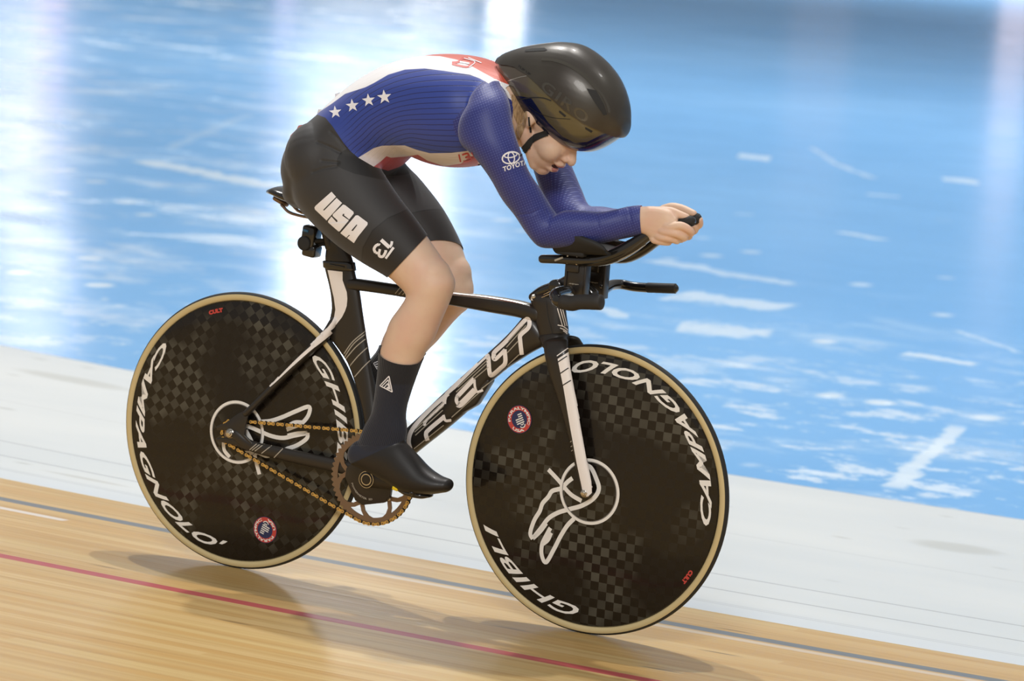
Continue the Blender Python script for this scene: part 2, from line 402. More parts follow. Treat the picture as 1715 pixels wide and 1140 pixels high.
o = mb.build('floor', m_bl, attrs={'along': ax_, 'across': mb.V()[:, 1]}); o['kind'] = 'structure'

# far side of the hall: what the glossy floor mirrors
YW = 72.0
def wall_rect(u0, v0, u1, v1):
    """where on the far wall the light stands whose reflection shows at that place of the floor"""
    pts = []
    for u, v in ((u0, v0), (u1, v0), (u1, v1), (u0, v1)):
        q = ray(u, v); t = (YW - CC[1]) / q[1]; p_ = CC + t * q; pts.append((p_[0], 2 * ZF - p_[2]))
    return pts
m_wall = mat('painted_hall_wall', (.58, .74, .90), .8)
V, F = box((-10, YW + .3, 9), 160, .4, 19)
mb = MB(); mb.add(V, F); o = mb.build('wall_back', m_wall, smooth=False); o['kind'] = 'structure'
def glow(name, col, st):
    m = bpy.data.materials.new(name); m.use_nodes = True; b = m.node_tree.nodes['Principled BSDF']; b.inputs['Base Color'].default_value = (.02, .02, .02, 1)
    b.inputs['Emission Color'].default_value = (*col, 1); b.inputs['Emission Strength'].default_value = st; return m
k_ = 0  # emissive panels added on the far wall to make the floor's bright reflections
for (r_, col, st) in [((455, 400, 745, 720), (1, .98, .98), 8.5), ((-40, 430, 110, 560), (1, .93, .98), 6.5), ((815, -60, 880, 50), (1, .97, 1), 9), ((680, -60, 800, 20), (1, .97, 1), 2.5),
                      ((50, 50, 105, 135), (1, .50, .66), 7), ((1672, -20, 1697, 400), (.95, .85, 1), 1.3), ((462, -60, 486, 130), (.8, .7, 1), 1.6), ((-60, 150, 60, 330), (1, .93, .97), 2.6),
                      ((1300, 170, 1420, 230), (1, .85, .95), .9)]:
    k_ += 1
    pts = wall_rect(*r_); xs_ = [p[0] for p in pts]; zs_ = [p[1] for p in pts]
    V, F = box(((pts[0][0] + pts[1][0] + pts[2][0] + pts[3][0]) / 4, YW + .06, (min(zs_) + max(zs_)) / 2), (max(xs_) - min(xs_)) * .8, .12, (max(zs_) - min(zs_)) * .85)
    mb = MB(); mb.add(V, F); o = mb.build('glow_panel_%d' % k_, glow('panel_glow', col, st), smooth=False); o['kind'] = 'structure'
# band added along the far wall so the floor mirrors a darker strip
m_dk = mat('mirrored_band_blue', (.36, .54, .72), .6)
for i, r_ in enumerate([(-100, 95, 1900, 150)]):
    q0 = wall_rect(0, 60, 0, 110)[0][1]; q1 = wall_rect(0, 60, 0, 110)[3][1]
    V, F = box((-10, YW - .1, (q0 + q1) / 2), 160, .2, abs(q1 - q0)); mb = MB(); mb.add(V, F); o = mb.build('mirrored_band_1', m_dk, smooth=False); o['kind'] = 'structure'

# ================================================================== BICYCLE
m_carbon = mat('matt_black_carbon', (.020, .0165, .0135), .38, coat=.15)
m_gloss = mat('gloss_black_carbon', (.012, .011, .010), .18, coat=.6)
m_white = mat('white_paint', (.90, .85, .82), .4)
m_pin = mat('cream_pinstripe', (.42, .38, .31), .4)
m_rub = mat('black_rubber', (.018, .018, .018), .75)
m_tan = mat('tan_tyre_wall', (.62, .50, .26), .6)
m_steel = mat('bright_steel', (.62, .58, .52), .25, metal=1.)
m_ring = mat('bronze_anodised_alloy', (.26, .19, .14), .4, metal=.8)
m_gold = mat('gold_chain_plate', (.72, .50, .17), .3, metal=.85)
m_dark = mat('dark_chain_plate', (.03, .027, .024), .4, metal=.5)
m_red = mat('red_print', (.55, .06, .05), .4)
m_navy = mat('navy_print', (.02, .03, .10), .4)
m_tape = mat('black_bar_tape', (.022, .020, .018), .65)
m_let = mat('white_wheel_lettering', (.86, .84, .80), .35)
m_shade = mat('grey_letter_edge', (.25, .24, .23), .4)

bike = empty('track_bicycle', 'black carbon track bicycle with two disc wheels and white lettering, standing on the boards', 'bicycle', (.47, 0, 0))
bike_inv = (.47, 0, 0)
def bp(o): o.matrix_parent_inverse = Matrix.Translation((-.47, 0, 0)); return o
def B(mb, name, mats, parent=None, **kw):
    o = mb.build(name, mats, parent if parent is not None else bike, **kw)
    if parent is None: bp(o)
    return o
def lab(o, s): o['label'] = s; return o

RW = .334; XF = .945
BB = P(613, 803, -.075); BB = np.array([BB[0], 0, BB[2]])
# ---- disc material: carbon check
def disc_mat(name, rot, cx):
    m = mat(name, (.012, .010, .008), .2, coat=.35, spec=.3); n = NT(m); p_ = n.sep(n.pos())
    x = n.math('SUBTRACT', p_[0], cx); z = n.math('SUBTRACT', p_[2], RW); c_, s_ = math.cos(rot), math.sin(rot)
    u = n.math('ADD', n.math('MULTIPLY', x, c_), n.math('MULTIPLY', z, s_)); v = n.math('SUBTRACT', n.math('MULTIPLY', z, c_), n.math('MULTIPLY', x, s_))
    k = 1 / .0205
    fu = n.math('FLOOR', n.math('MULTIPLY', u, k)); fv = n.math('FLOOR', n.math('MULTIPLY', v, k))
    chk = n.math('ABSOLUTE', n.math('MODULO', n.math('ADD', fu, fv), 2.))
    wn = nd(n.nt, 'ShaderNodeTexWhiteNoise'); wn.noise_dimensions = '2D'; n.L(n.comb(fu, fv), wn.inputs['Vector'])
    patch = n.noise(n.comb(x, z, cx), 5., 2.)
    amt = n.math('MULTIPLY', n.step(patch, .45, .60), n.math('ADD', .25, n.math('MULTIPLY', wn.outputs['Value'], .75)))
    c = n.mix(n.math('MULTIPLY', chk, amt), (.0085, .0062, .0045), (.078, .074, .058)); n.color(c)
    n.rough(n.math('ADD', .24, n.math('MULTIPLY', chk, .14)))
    return m
def tyre_prof(cy=0, r=.0115, RT=RW, a0=0, a1=360, k=24):
    return [(RT - r + r * math.cos(math.radians(a)), r * 1.02 * math.sin(math.radians(a))) for a in np.linspace(a0, a1, k)]
def arc_text(mb, s, cx, r0, h, a_start, cw, yfun, mi, bold=.02, shear=.25, wide=1.5, space=1., a_end=None):
    """letters bent round the wheel rim, on the side that faces -y; angles in degrees, counter-clockwise seen from the drive side"""
    V, F, w = text2d(s, bold, shear, space, wide); V, F = tri2d(V, F, .12)
    tot = math.radians(a_end - a_start); ang = math.radians(a_start) + V[:, 0] / w * tot
    rr = r0 + V[:, 1] * h if cw else r0 - V[:, 1] * h
    out = np.stack([cx + rr * np.cos(ang), np.array([yfun(q) for q in rr]) - .0009, RW + rr * np.sin(ang)], -1)
    mb.add(out, F, mi)
def ydisc(r): return -float(np.interp(r, [.02, .06, .15, .26, .300, .312], [.034, .030, .0235, .0160, .0135, .0115]))

def wheel(name, cx, rot, label):
    w = lab(bpy.data.objects.new(name, None), label); COL.objects.link(w); w.location = (cx, 0, RW); w.parent = bike; bp(w)
    inv = Matrix.Translation((-cx, 0, -RW))
    def W_(mb, nm, mats, **kw):
        o = mb.build(nm, mats, w, **kw); o.matrix_parent_inverse = inv; return o
    c = (cx, 0, RW)
    mb = MB(); mb.add(*revolve(tyre_prof(a0=-62, a1=62, k=14) + [(RW - .017, .0098)] + [(RW - .017, -.0098)], c, 160, closed=True))
    W_(mb, 'tyre_tread', m_rub)
    mb = MB()
    for sg in (1, -1):
        pr = [(RW - .0115 + .0117 * math.cos(math.radians(a)), sg * .0120 * math.sin(math.radians(a))) for a in np.linspace(58, 150, 12)]
        mb.add(*revolve(pr, c, 160))
    lab(W_(mb, 'tyre_sidewall', m_tan), 'tan tyre sidewall')
    mb = MB(); rs = [.312, .300, .26, .20, .15, .10, .06, .030, .022]
    pr = [(r, ydisc(r)) for r in rs] + [(.0, -.034)]
    mb.add(*revolve(pr, c, 160)); mb.add(*revolve([(r, -y) for r, y in pr], c, 160))
    mb.add(*revolve([(.312, -.0125), (.3145, -.009), (.3145, .009), (.312, .0125)], c, 160), 1)
    bv = mb.bvh()
    return w, W_, mb, bv
# strokes of the winged emblem as seen on the front wheel, mapped through the rim circle onto the rear one
def wheel_px_to_xz(u, v, cx, y=-.028):
    p_ = P(u, v, y); return p_[0] - cx, p_[2] - RW
def wheel_strokes(mb, strokes, cx, mi, w_m, ang=0., src='front'):
    for st in strokes:
        pts = np.array([wheel_px_to_xz(u, v, XF if src == 'front' else 0.) for u, v in st])
        if ang: ca, sa = math.cos(ang), math.sin(ang); pts = pts @ np.array([[ca, sa], [-sa, ca]])
        V2, F = stroke2d(pts, w_m); V2, F = tri2d(V2, F, .02)
        rr = np.hypot(V2[:, 0], V2[:, 1])
        mb.add(np.stack([cx + V2[:, 0], np.array([ydisc(r) for r in rr]) - .001, RW + V2[:, 1]], -1), F, mi)
wing = [
 [(918, 786), (935, 803), (956, 826), (976, 838)],                                   # slanting bar
 [(975, 777), (990, 782), (1000, 800), (1005, 818), (996, 834), (976, 846), (955, 852), (935, 858), (918, 868), (905, 884), (890, 902)],
 [(940, 818), (925, 822), (918, 832), (908, 843), (903, 856), (893, 872), (886, 893), (890, 903)],
 [(962, 868), (950, 880), (938, 898), (926, 920), (912, 942), (905, 930), (906, 912), (914, 896), (921, 884)],
 [(890, 902), (903, 890), (914, 876)], [(906, 912), (916, 904), (922, 892)], [(960, 800), (950, 808), (940, 820)]]
def badge(mb, u, v, cx, ms, r=.0325, ang=0.):
    """round red, white and navy team badge"""
    x0, z0 = wheel_px_to_xz(u, v, cx, -.018)
    def put(V2, F, mi, off):
        V2 = np.array(V2); rr = np.hypot(V2[:, 0] + x0, V2[:, 1] + z0)
        mb.add(np.stack([cx + x0 + V2[:, 0], np.array([ydisc(q) for q in rr]) - off, RW + z0 + V2[:, 1]], -1), F, mi)
    def ringp(r0, r1, mi, off, a0=0, a1=360):
        a = np.radians(np.linspace(a0, a1, max(6, int((a1 - a0) / 8)))); n_ = len(a)
        V2 = np.concatenate([np.stack([r0 * np.cos(a), r0 * np.sin(a)], -1), np.stack([r1 * np.cos(a), r1 * np.sin(a)], -1)])
        put(V2, [(i, i + 1, n_ + i + 1, n_ + i) for i in range(n_ - 1)], mi, off)
    ringp(.0, r, ms['navy'], .0010); ringp(r * .64, r * .955, ms['red'], .0014)
    for i, s_ in enumerate(['PARALYMPIC', 'USA']):                      # tiny lettering round the badge
        V2, F, w = text2d(s_, .03); a0, a1 = ((200, -20) if i == 0 else (235, 305))
        an = np.radians(a0 + V2[:, 0] / w * (a1 - a0)) + ang; rr = r * (.70 + .2 * V2[:, 1]) if i == 0 else r * (.90 - .2 * V2[:, 1])
        put(np.stack([rr * np.cos(an), rr * np.sin(an)], -1), F, ms['white'], .0018)
    ca, sa = math.cos(ang + .5), math.sin(ang + .5); R2 = np.array([[ca, sa], [-sa, ca]])
    for k in range(5):                                                  # little flag
        a = np.array([(-.34, .42 - k * .17), (.36, .42 - k * .17), (.36, .33 - k * .17), (-.34, .33 - k * .17)]) * r * .9
        put(a @ R2, [(0, 1, 2, 3)], ms['white'] if k != 1 else ms['white'], .0016)
    a = np.array([(-.34, .42), (-.02, .42), (-.02, .12), (-.34, .12)]) * r * .9; put(a @ R2, [(0, 1, 2, 3)], ms['navy'], .0018)
    for k in range(2):                                                  # three swooshes under it
        t = np.radians(np.linspace(200, 350, 10)); pts = np.stack([(.22 - k * .1) * r * np.cos(t) + .1 * r, (.22 - k * .1) * r * np.sin(t) - .42 * r + k * .1 * r], -1) @ R2
        V2, F = stroke2d(pts, r * .07, 1); put(V2, F, ms['white'], .0019)
MI = dict(white=1, shade=2, red=3, navy=4)
def ring_on(mb, cx, r0, r1, mi, off=.0012):
    a = np.linspace(0, 2 * np.pi, 97); V2 = []
    for r in (r0, r1): V2.append(np.stack([cx + r * np.cos(a), np.full(97, ydisc(r) - off), RW + r * np.sin(a)], -1))
    mb.add(np.concatenate(V2), [(i, i + 1, 98 + i, 97 + i) for i in range(96)], mi)

# rear wheel
w, W_, mb, bv = wheel('rear_wheel', 0., .8, 'rear disc wheel, black checked carbon')
mb.m = [0] * len(mb.m)
arc_text(mb, "CAMPAGNOLO'", 0., .2985, .0275, 141, False, ydisc, 1, a_end=267, shear=.5, bold=.028)
arc_text(mb, 'GHIBLI', 0., .270, .0285, 48, True, ydisc, 1, a_end=-15, shear=.35, bold=.018)
ring_on(mb, 0., .0695, .0760, 1); ring_on(mb, 0., .0675, .0695, 2)
wheel_strokes(mb, wing, 0., 1, .0100, ang=math.radians(143.9))
badge(mb, 444, 887, 0., MI, ang=2.3)
arc_text(mb, 'CULT', 0., .2885, .0105, 112, True, ydisc, 3, a_end=104, bold=.08, shear=0)
W_(mb, 'disc', [disc_mat('checked_carbon_rear', .72, 0.), m_let, m_shade, m_red, m_navy])
mb = MB(); mb.add(*cyl((0, -.060, RW), (0, .060, RW), .006)); mb.add(*cyl((0, -.066, RW), (0, -.058, RW), .0095, n=6)); mb.add(*cyl((0, .066, RW), (0, .058, RW), .0095, n=6))
mb.add(*cyl((0, -.070, RW), (0, -.062, RW), .0055)); mb.add(*revolve([(.0, -.0611), (.012, -.0611), (.012, -.059), (.0, -.059)], (0, 0, RW), 24))
W_(mb, 'axle', m_steel)
mb = MB(); NC = 15; rc = .0127 / (2 * math.sin(math.pi / NC)); cog = []
for k in range(NC * 2):
    a = math.pi * k / NC; r_ = rc + (.004 if k % 2 == 0 else -.003); cog.append((r_ * math.cos(a), RW + r_ * math.sin(a)))
mb.add(*prism(cog, -.0465, -.0445)); W_(mb, 'sprocket', m_ring, smooth=False)

# front wheel
w, W_, mb, bv = wheel('front_wheel', XF, 0., 'front disc wheel, black checked carbon with white winged emblem')
mb.m = [0] * len(mb.m)
arc_text(mb, 'CAMPAGNOLO', XF, .2985, .0275, -7, False, ydisc, 1, a_end=106, shear=.5, bold=.028)
arc_text(mb, 'GHIBLI', XF, .270, .0285, 268, True, ydisc, 1, a_end=204, shear=.35, bold=.018)
ring_on(mb, XF, .0695, .0760, 1); ring_on(mb, XF, .0675, .0695, 2)
wheel_strokes(mb, wing, XF, 1, .0102)
badge(mb, 870, 702, XF, MI, ang=0.)
for a0 in (-32,):
    arc_text(mb, 'CULT', XF, .294, .0105, a0 + 3.5, True, ydisc, 3, a_end=a0 - 3.5, bold=.08, shear=0)
W_(mb, 'disc', [disc_mat('checked_carbon_front', -.02, XF), m_let, m_shade, m_red, m_navy])
mb = MB(); mb.add(*cyl((XF, -.054, RW), (XF, .054, RW), .005)); mb.add(*cyl((XF, -.060, RW), (XF, -.052, RW), .0085, n=6)); mb.add(*cyl((XF, .060, RW), (XF, .052, RW), .0085, n=6))
mb.add(*cyl((XF, -.064, RW), (XF, -.056, RW), .005)); mb.add(*revolve([(.0, -.0545), (.011, -.0545), (.011, -.053), (.0, -.053)], (XF, 0, RW), 24))
W_(mb, 'axle', m_steel)

# ---- frame
fr = MB()
# top tube
fr.add(*ploft([((588, 466), (590, 486), 0, .015), ((604, 467), (606, 487), 0, .015), ((660, 475), (662, 495), 0, .016), ((755, 488), (757, 511), 0, .017),
               ((820, 495), (822, 523), 0, .019), ((870, 503), (868, 531), 0, .022), ((905, 512), (900, 540), 0, .023)], p=2.7, n=28))
# down tube
fr.add(*ploft([((650, 745), (676, 778), 0, .024), ((680, 719), (700, 756), 0, .024), ((746, 656), (778, 693), 0, .024), ((800, 607), (828, 634), 0, .022),
               ((850, 561), (880, 597), 0, .022), ((880, 527), (914, 578), 0, .022)], p=2.6, n=28))
o_ = [P(u, v, 0) for u, v in [(735, 690), (746, 706), (775, 692.5), (801, 677.5), (810, 663), (826, 637), (815, 625), (780, 655)]]
fr.add(*prism([(q_[0], q_[2]) for q_ in o_], -.016, .016, .006))
# head tube
fr.add(*ploft([((889, 503), (946, 506), 0, .023), ((895, 530), (949, 532), 0, .024), ((901, 556), (952, 552), 0, .025), ((905, 572), (950, 565), 0, .025)], p=2.4, n=28))
# seat tube with wheel cut-out
fr.add(*ploft([((543, 442), (592, 444), 0, .0125), ((546, 456), (596, 464), 0, .0125), ((553, 485), (602, 487), 0, .0135), ((556, 515), (607, 522), 0, .0135), ((552, 540), (611, 548), 0, .0135),
               ((553, 563), (614, 567), 0, .0135), ((568, 585), (618, 590), 0, .0135), ((582, 606), (622, 612), 0, .0135), ((594, 636), (629, 648), 0, .0145), ((604, 668), (635, 680), 0, .017),
               ((612, 700), (642, 716), 0, .022), ((616, 740), (655, 755), 0, .027), ((612, 770), (660, 790), 0, .03)], p=2.5, n=28))
# bottom bracket shell and stays
fr.add(*tube([BB + (0, -.040, 0), BB + (0, .040, 0)], [.030, .030], n=28, cap=.1))
def stay(pts, r, fl):
    for sg in (-1, 1): fr.add(*tube([(a, sg * b, c) for a, b, c in pts], r, flat=fl, n=18, p=2.4))
def PXZ(u, v, y): q = P(u, v, -y); return (q[0], y, q[2])
stay([PXZ(559, 538, .010), PXZ(543, 564, .018), PXZ(508, 598, .030), PXZ(455, 650, .045), PXZ(413, 692, .054)], [.012, .0135, .0115, .0095, .0100], (.8, 1.0))
stay([PXZ(394, 727, .056), PXZ(420, 746, .052), PXZ(470, 759, .046), PXZ(520, 770, .040), PXZ(575, 782, .034), PXZ(600, 788, .03)], [.012, .0130, .0150, .0160, .0165, .017], (.6, 1.0))
def drop(sg):
    o_ = [PXZ(u, v, .056) for u, v in [(363, 714), (378, 708), (400, 692), (418, 684), (412, 712), (410, 728), (424, 742), (416, 755), (398, 746), (380, 742), (363, 738), (364, 733), (385, 733), (390, 727), (384, 720), (364, 720)]]
    V, F = prism([(q[0], q[2]) for q in o_], .0525 * sg, .0590 * sg, .0012); fr.add(V, F)
drop(-1); drop(1)
fbv = fr.bvh()
def fs(pts, w, mi, **kw): V2, F = stroke2d(pts, w); lay(fr, V2, F, fbv, mi, **kw)
def fp(pts, mi, **kw): V2, F = poly2d(pts); lay(fr, V2, F, fbv, mi, **kw)
# white band: seat tube then down the stay
fp([(549, 452), (574, 455), (574, 469), (581, 489), (582, 500), (581, 512), (578, 521), (573, 531), (559, 549), (548, 558), (537, 567), (530, 574), (520, 583), (522, 575), (531, 564), (540, 556), (549, 548), (556, 539), (560, 530), (562, 518), (559.5, 499), (554, 475)], 1)
fs([(553, 553), (536, 567), (520, 580), (500, 598), (478, 620), (462, 637), (452, 647)], [12, 12, 11, 10, 7, 4, 2], 1)
# stripes at the foot of the seat tube and on stay and top tube
for a, b, c_ in [((574, 596), (590, 573), (612, 554)), ((577, 598), (592, 576), (613, 558)), ((579, 601), (596, 581), (615, 565)), ((585, 614), (600, 596), (618, 579)), ((594, 631), (608, 615), (622, 601))]:
    fs([a, b, c_], 1.7, 2)
for a, b in [((418, 753), (434, 740)), ((422, 754), (438, 742)), ((427, 755), (443, 743)), ((438, 759), (455, 746)), ((459, 766), (476, 749))]: fs([a, b], 1.5, 2)
for a, b in [((659, 495), (672, 480)), ((665, 496), (678, 482)), ((671, 497), (684, 483))]: fs([a, b], 1.4, 2)
# gloss highlight painted on the top face of the top tube, then its white patch
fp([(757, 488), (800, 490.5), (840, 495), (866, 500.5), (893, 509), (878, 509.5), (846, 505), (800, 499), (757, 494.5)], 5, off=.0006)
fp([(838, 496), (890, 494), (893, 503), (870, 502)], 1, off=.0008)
# down tube lettering, strokes read off the photograph (crop scale 3.8)
def cp(l): return [(680 + a / 3.8, 480 + b / 3.8) for a, b in l]
for l, w in [([(560, 440), (566, 415), (640, 345), (750, 222), (775, 205), (786, 225), (778, 262), (730, 308), (728, 345), (737, 432)], 7.0),
             ([(632, 400), (585, 448), (565, 462), (556, 445), (566, 415)], 6.2),
             ([(628, 398), (632, 480), (600, 518), (545, 562), (532, 540), (527, 480), (523, 447), (505, 445), (400, 545), (300, 645)], 7.0),
             ([(435, 585), (340, 685), (330, 700)], 7.5), ([(436, 590), (440, 640), (455, 668), (490, 657)], 4.0), ([(330, 745), (350, 745), (440, 655)], 10.0), ([(325, 700), (322, 725), (334, 748)], 6.0),
             ([(300, 645), (262, 680), (247, 715), (244, 745)], 6.5), ([(270, 680), (165, 770), (70, 870), (30, 930), (18, 985), (28, 1030)], 7.0),
             ([(240, 742), (130, 850), (120, 885)], 5.0), ([(238, 815), (252, 850), (288, 848)], 4.5), ([(240, 830), (150, 905), (128, 935), (137, 978)], 7.0)]:
    fs(cp(l), w, 1, L=4)
for l in [[(60, 905), (240, 735)], [(55, 925), (240, 758)], [(60, 945), (235, 785)], [(330, 640), (520, 465)], [(320, 670), (520, 485)], [(430, 590), (525, 510)], [(640, 385), (765, 245)], [(645, 420), (715, 345)], [(650, 350), (750, 240)],
          [(50, 1030), (240, 880)], [(290, 830), (470, 670)], [(480, 650), (640, 520)], [(645, 500), (720, 430)]]:
    fs(cp(l), 1.6, 2, L=5)
# head tube: pinstripes and little wing mark
for dx in (0, 4.5, 8): fs([(933.5 + dx, 516), (942 + dx * .9, 546)], 1.6, 1)
for l in [[(934, 544), (944, 547), (952, 554)], [(938, 549), (945, 552), (950, 556)], [(943, 553.5), (948, 557), (950, 561)]]: fs(l, 1.8, 1)
fs([(915, 503), (918, 530), (924, 553), (923, 561), (905, 566)], 1.2, 4)
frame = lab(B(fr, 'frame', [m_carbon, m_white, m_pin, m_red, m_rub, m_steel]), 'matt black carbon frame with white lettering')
# seat clamp
mb = MB(); mb.add(*ploft([((541, 437), (594, 440), 0, .0145), ((542, 447), (596, 453), 0, .0145)], p=3., cap=.3)); mb.add(*tube([P(553, 443, -.0155), P(575, 447, -.0155)], [.0022, .0022]))
B(mb, 'seat_clamp', m_gloss)

# ---- fork
mb = MB()
for sg in (-1, 1):
    L_ = []
    for (e1, e2, y, b) in [((911, 574), (951, 571), -.030, .013), ((912, 592), (952, 590), -.043, .0125), ((921, 630), (957, 627), -.048, .011), ((935, 672), (965, 668), -.050, .0095),
                           ((951, 730), (975, 727), -.0515, .0085), ((963, 778), (984, 775), -.052, .0075), ((972, 812), (991, 810), -.052, .006), ((973, 828), (991, 828), -.052, .005)]:
        c_, a_, b_ = psec(e1, e2, y, b); c_ = c_ * (1, -1 if sg > 0 else 1, 1); L_.append((c_, a_, b_))
    mb.add(*loft([l[0] for l in L_], [l[1] for l in L_], [l[2] for l in L_], n=24, p=2.3))
mb.add(*ploft([((903, 566), (953, 560), 0, .030), ((908, 575), (953, 572), 0, .038), ((912, 583), (950, 580), 0, .040)], p=2.6, cap=.5))
kb = mb.bvh()
V2, F = poly2d([(934, 601), (952, 589), (955, 618), (962, 655), (974, 712), (985, 773), (991, 806), (992, 824), (984, 832), (977, 829), (974, 812), (966, 775), (955, 715), (944, 650)]); lay(mb, V2, F, kb, 1)
for l in [[(933, 600), (953, 586)], [(935, 606), (954, 593)], [(939, 625), (956, 613)], [(943, 645), (960, 634)]]:
    V2, F = stroke2d(l, 1.8); lay(mb, V2, F, kb, 0, off=.0016)
for l in [[(933, 596), (951, 583)]]:
    V2, F = stroke2d(l, 1.6); lay(mb, V2, F, kb, 1, off=.0012)
for l in [[(953, 742), (958, 738)], [(954, 750), (959, 746)], [(955, 757), (960, 753)]]:
    V2, F = stroke2d(l, 1.2); lay(mb, V2, F, kb, 2, off=.0012)
lab(B(mb, 'fork', [m_carbon, m_white, m_pin]), 'black fork with white band down each blade')

# ---- seatpost and saddle
mb = MB(); mb.add(*ploft([((548, 405), (572, 404), 0, .011), ((546, 420), (585, 422), 0, .011), ((545, 432), (591, 437), 0, .012), ((545, 446), (594, 452), 0, .012)], p=2.4))
mb.add(*tube([P(553, 412, 0), P(545, 375, 0), P(540, 350, 0)], [.013, .014, .012]))
B(mb, 'seatpost', m_carbon)
sd = MB(); x0 = P(463, 320, 0)[0]; zt = P(470, 309, 0)[2]
sx = np.array([0, .02, .06, .12, .18, .235, .26]); sw = np.array([.045, .062, .066, .045, .024, .019, .015]); sh = np.array([.008, .012, .015, .015, .013, .012, .008])
sz = np.array([-.016, -.014, -.022, -.034, -.045, -.055, -.06])
sd.add(*loft([(x0 + a, 0, zt + b) for a, b in zip(sx, sz)], [(0, 0, h) for h in sh], [(0, w_, 0) for w_ in sw], n=28, p=2.4))
sad = B(sd, 'saddle', m_gloss)
mb = MB()
for sg in (-1, 1): mb.add(*tube([(x0 + .03, sg * .022, zt - .045), (x0 + .06, sg * .022, zt - .062), (x0 + .14, sg * .022, zt - .066), (x0 + .22, sg * .012, zt - .06)], [.0035] * 4))
mb.add(*tube([(x0 + .01, -.02, zt - .032), (x0 + .03, 0, zt - .045), (x0 + .01, .02, zt - .032)], [.006] * 3))
mb.build('saddle_rail', m_ring, sad)
for sg in (): pass
# ---- tail camera in its bracket behind the post
dev = MB(); c0 = P(521, 404, 0.0)
ax = np.array([[math.cos(-.1), 0, math.sin(-.1)], [0, 1, 0], [-math.sin(-.1), 0, math.cos(-.1)]])
dev.add(*box(c0 + (0, 0, .012), .036, .040, .052, ax, .006)); dev.add(*box(c0 + (.004, 0, -.021), .036, .038, .030, ax, .006))
tl = B(dev, 'tail_camera', m_gloss)
mb = MB(); mb.add(*tube([c0 + (-.006, -.024, -.004), c0 + (-.006, .024, -.004)], [.017, .017], n=24, cap=.2)); mb.add(*tube([c0 + (0, -.012, 0), P(545, 402, 0), P(556, 400, 0)], [.006, .005, .008])); mb.add(*tube([c0 + (0, .012, -.008), P(545, 408, 0), P(556, 406, 0)], [.006, .005, .008]))
mb.build('bracket', m_rub, tl)
mb = MB(); V, F = box(c0 + (-.004, -.0208, .026), .014, .001, .006, ax); mb.add(V, F); lab(mb.build('display', mat('blue_display', (.03, .16, .35), .3), tl), 'small blue display')

# ---- crankset, pedals, chain
YC = -.0455; RC = .1085; NT_ = 54
mb = MB()
prof = []
for k in range(NT_ * 4):
    a = 2 * math.pi * k / (NT_ * 4); r_ = RC + (-.0035, .0005, .0030, .0005)[k % 4]; prof.append((r_, a))
n_ = len(prof); Vr = []
for y in (YC - .0012, YC + .0012):
    for r_, a in prof: Vr.append((BB[0] + r_ * math.cos(a), y, BB[2] + r_ * math.sin(a)))
    for r_, a in prof: Vr.append((BB[0] + .0935 * math.cos(a), y, BB[2] + .0935 * math.sin(a)))
Fr = []
for k in range(n_):
    j = (k + 1) % n_
    Fr += [(k, j, n_ + j, n_ + k), (2 * n_ + k, 3 * n_ + k, 3 * n_ + j, 2 * n_ + j), (k, 2 * n_ + k, 2 * n_ + j, j), (n_ + k, n_ + j, 3 * n_ + j, 3 * n_ + k)]
mb.add(Vr, Fr)
spin = math.radians(-40)
for k in range(5):
    a = spin + k * 2 * math.pi / 5
    def rp(r_, d): return (BB[0] + r_ * math.cos(a + d), BB[2] + r_ * math.sin(a + d))
    for s_ in (-1, 1):
        o_ = [rp(.060, s_ * .05), rp(.070, s_ * .16), rp(.080, s_ * .23), rp(.089, s_ * .36), rp(.0945, s_ * .50), rp(.0945, s_ * .36), rp(.0945, s_ * .23), rp(.085, s_ * .12), rp(.074, s_ * .02), rp(.058, s_ * -.03)]
        if s_ > 0: o_ = o_[::-1]
        mb.add(*prism(o_, YC - .0013, YC + .0013))
    o_ = [rp(.055, -.12), rp(.070, -.13), rp(.073, 0), rp(.070, .13), rp(.055, .12)]; mb.add(*prism(o_, YC - .0018, YC + .0012))
lab(B(mb, 'chainring', m_ring, smooth=False), 'bronze-grey toothed chainring')
for k in range(5):
    mb = MB(); a = spin + k * 2 * math.pi / 5; q = np.array([BB[0] + .065 * math.cos(a), YC, BB[2] + .065 * math.sin(a)]); mb.add(*cyl(q - (0, .0045, 0), q + (0, .003, 0), .0048, n=14))
    B(mb, 'chainring_bolt', m_steel)
PED = P(697, 822, -.12); PED = np.array([PED[0], 0, PED[2]]); dd = (PED - BB); dd = dd / np.linalg.norm(dd) * .165; PED = BB + dd; PEDF = BB - dd
mb = MB()
o_ = [(BB[0] + r_ * math.cos(a), BB[2] + r_ * math.sin(a)) for k in range(5) for (r_, a) in [(.0665, spin + k * 1.2566 - .16), (.0665, spin + k * 1.2566 + .16)]]
mb.add(*prism(o_, YC - .014, YC - .002, .002))
mb.add(*tube([BB + (0, YC - .010, 0), BB + dd * .3 + (0, YC - .021, 0), BB + dd * .7 + (0, YC - .028, 0), PED + (0, YC - .032, 0)], [.020, .0165, .0135, .0135], flat=(.62, 1.), n=22, p=2.6))
mb.add(*tube([BB + (0, YC - .005, 0), BB + (0, YC - .025, 0)], [.021, .019], n=28, cap=.2))
cb = mb.bvh()
for r_, wd, mi in [(.0115, .0022, 1), (.0185, .0012, 1)]:
    a = np.linspace(0, 2 * np.pi, 49); yy = YC - .0292; V2 = []
    for q in (r_, r_ + wd): V2.append(np.stack([BB[0] + q * np.cos(a), np.full(49, yy), BB[2] + q * np.sin(a)], -1))
    mb.add(np.concatenate(V2), [(i, i + 1, 50 + i, 49 + i) for i in range(48)], mi)
crk = lab(B(mb, 'crank', [m_carbon, m_steel]), 'black right crank with power meter spider')
T, F, w_ = text2d('POWERMETER  2D', .02); V2, F = tri2d(T, F, .3)
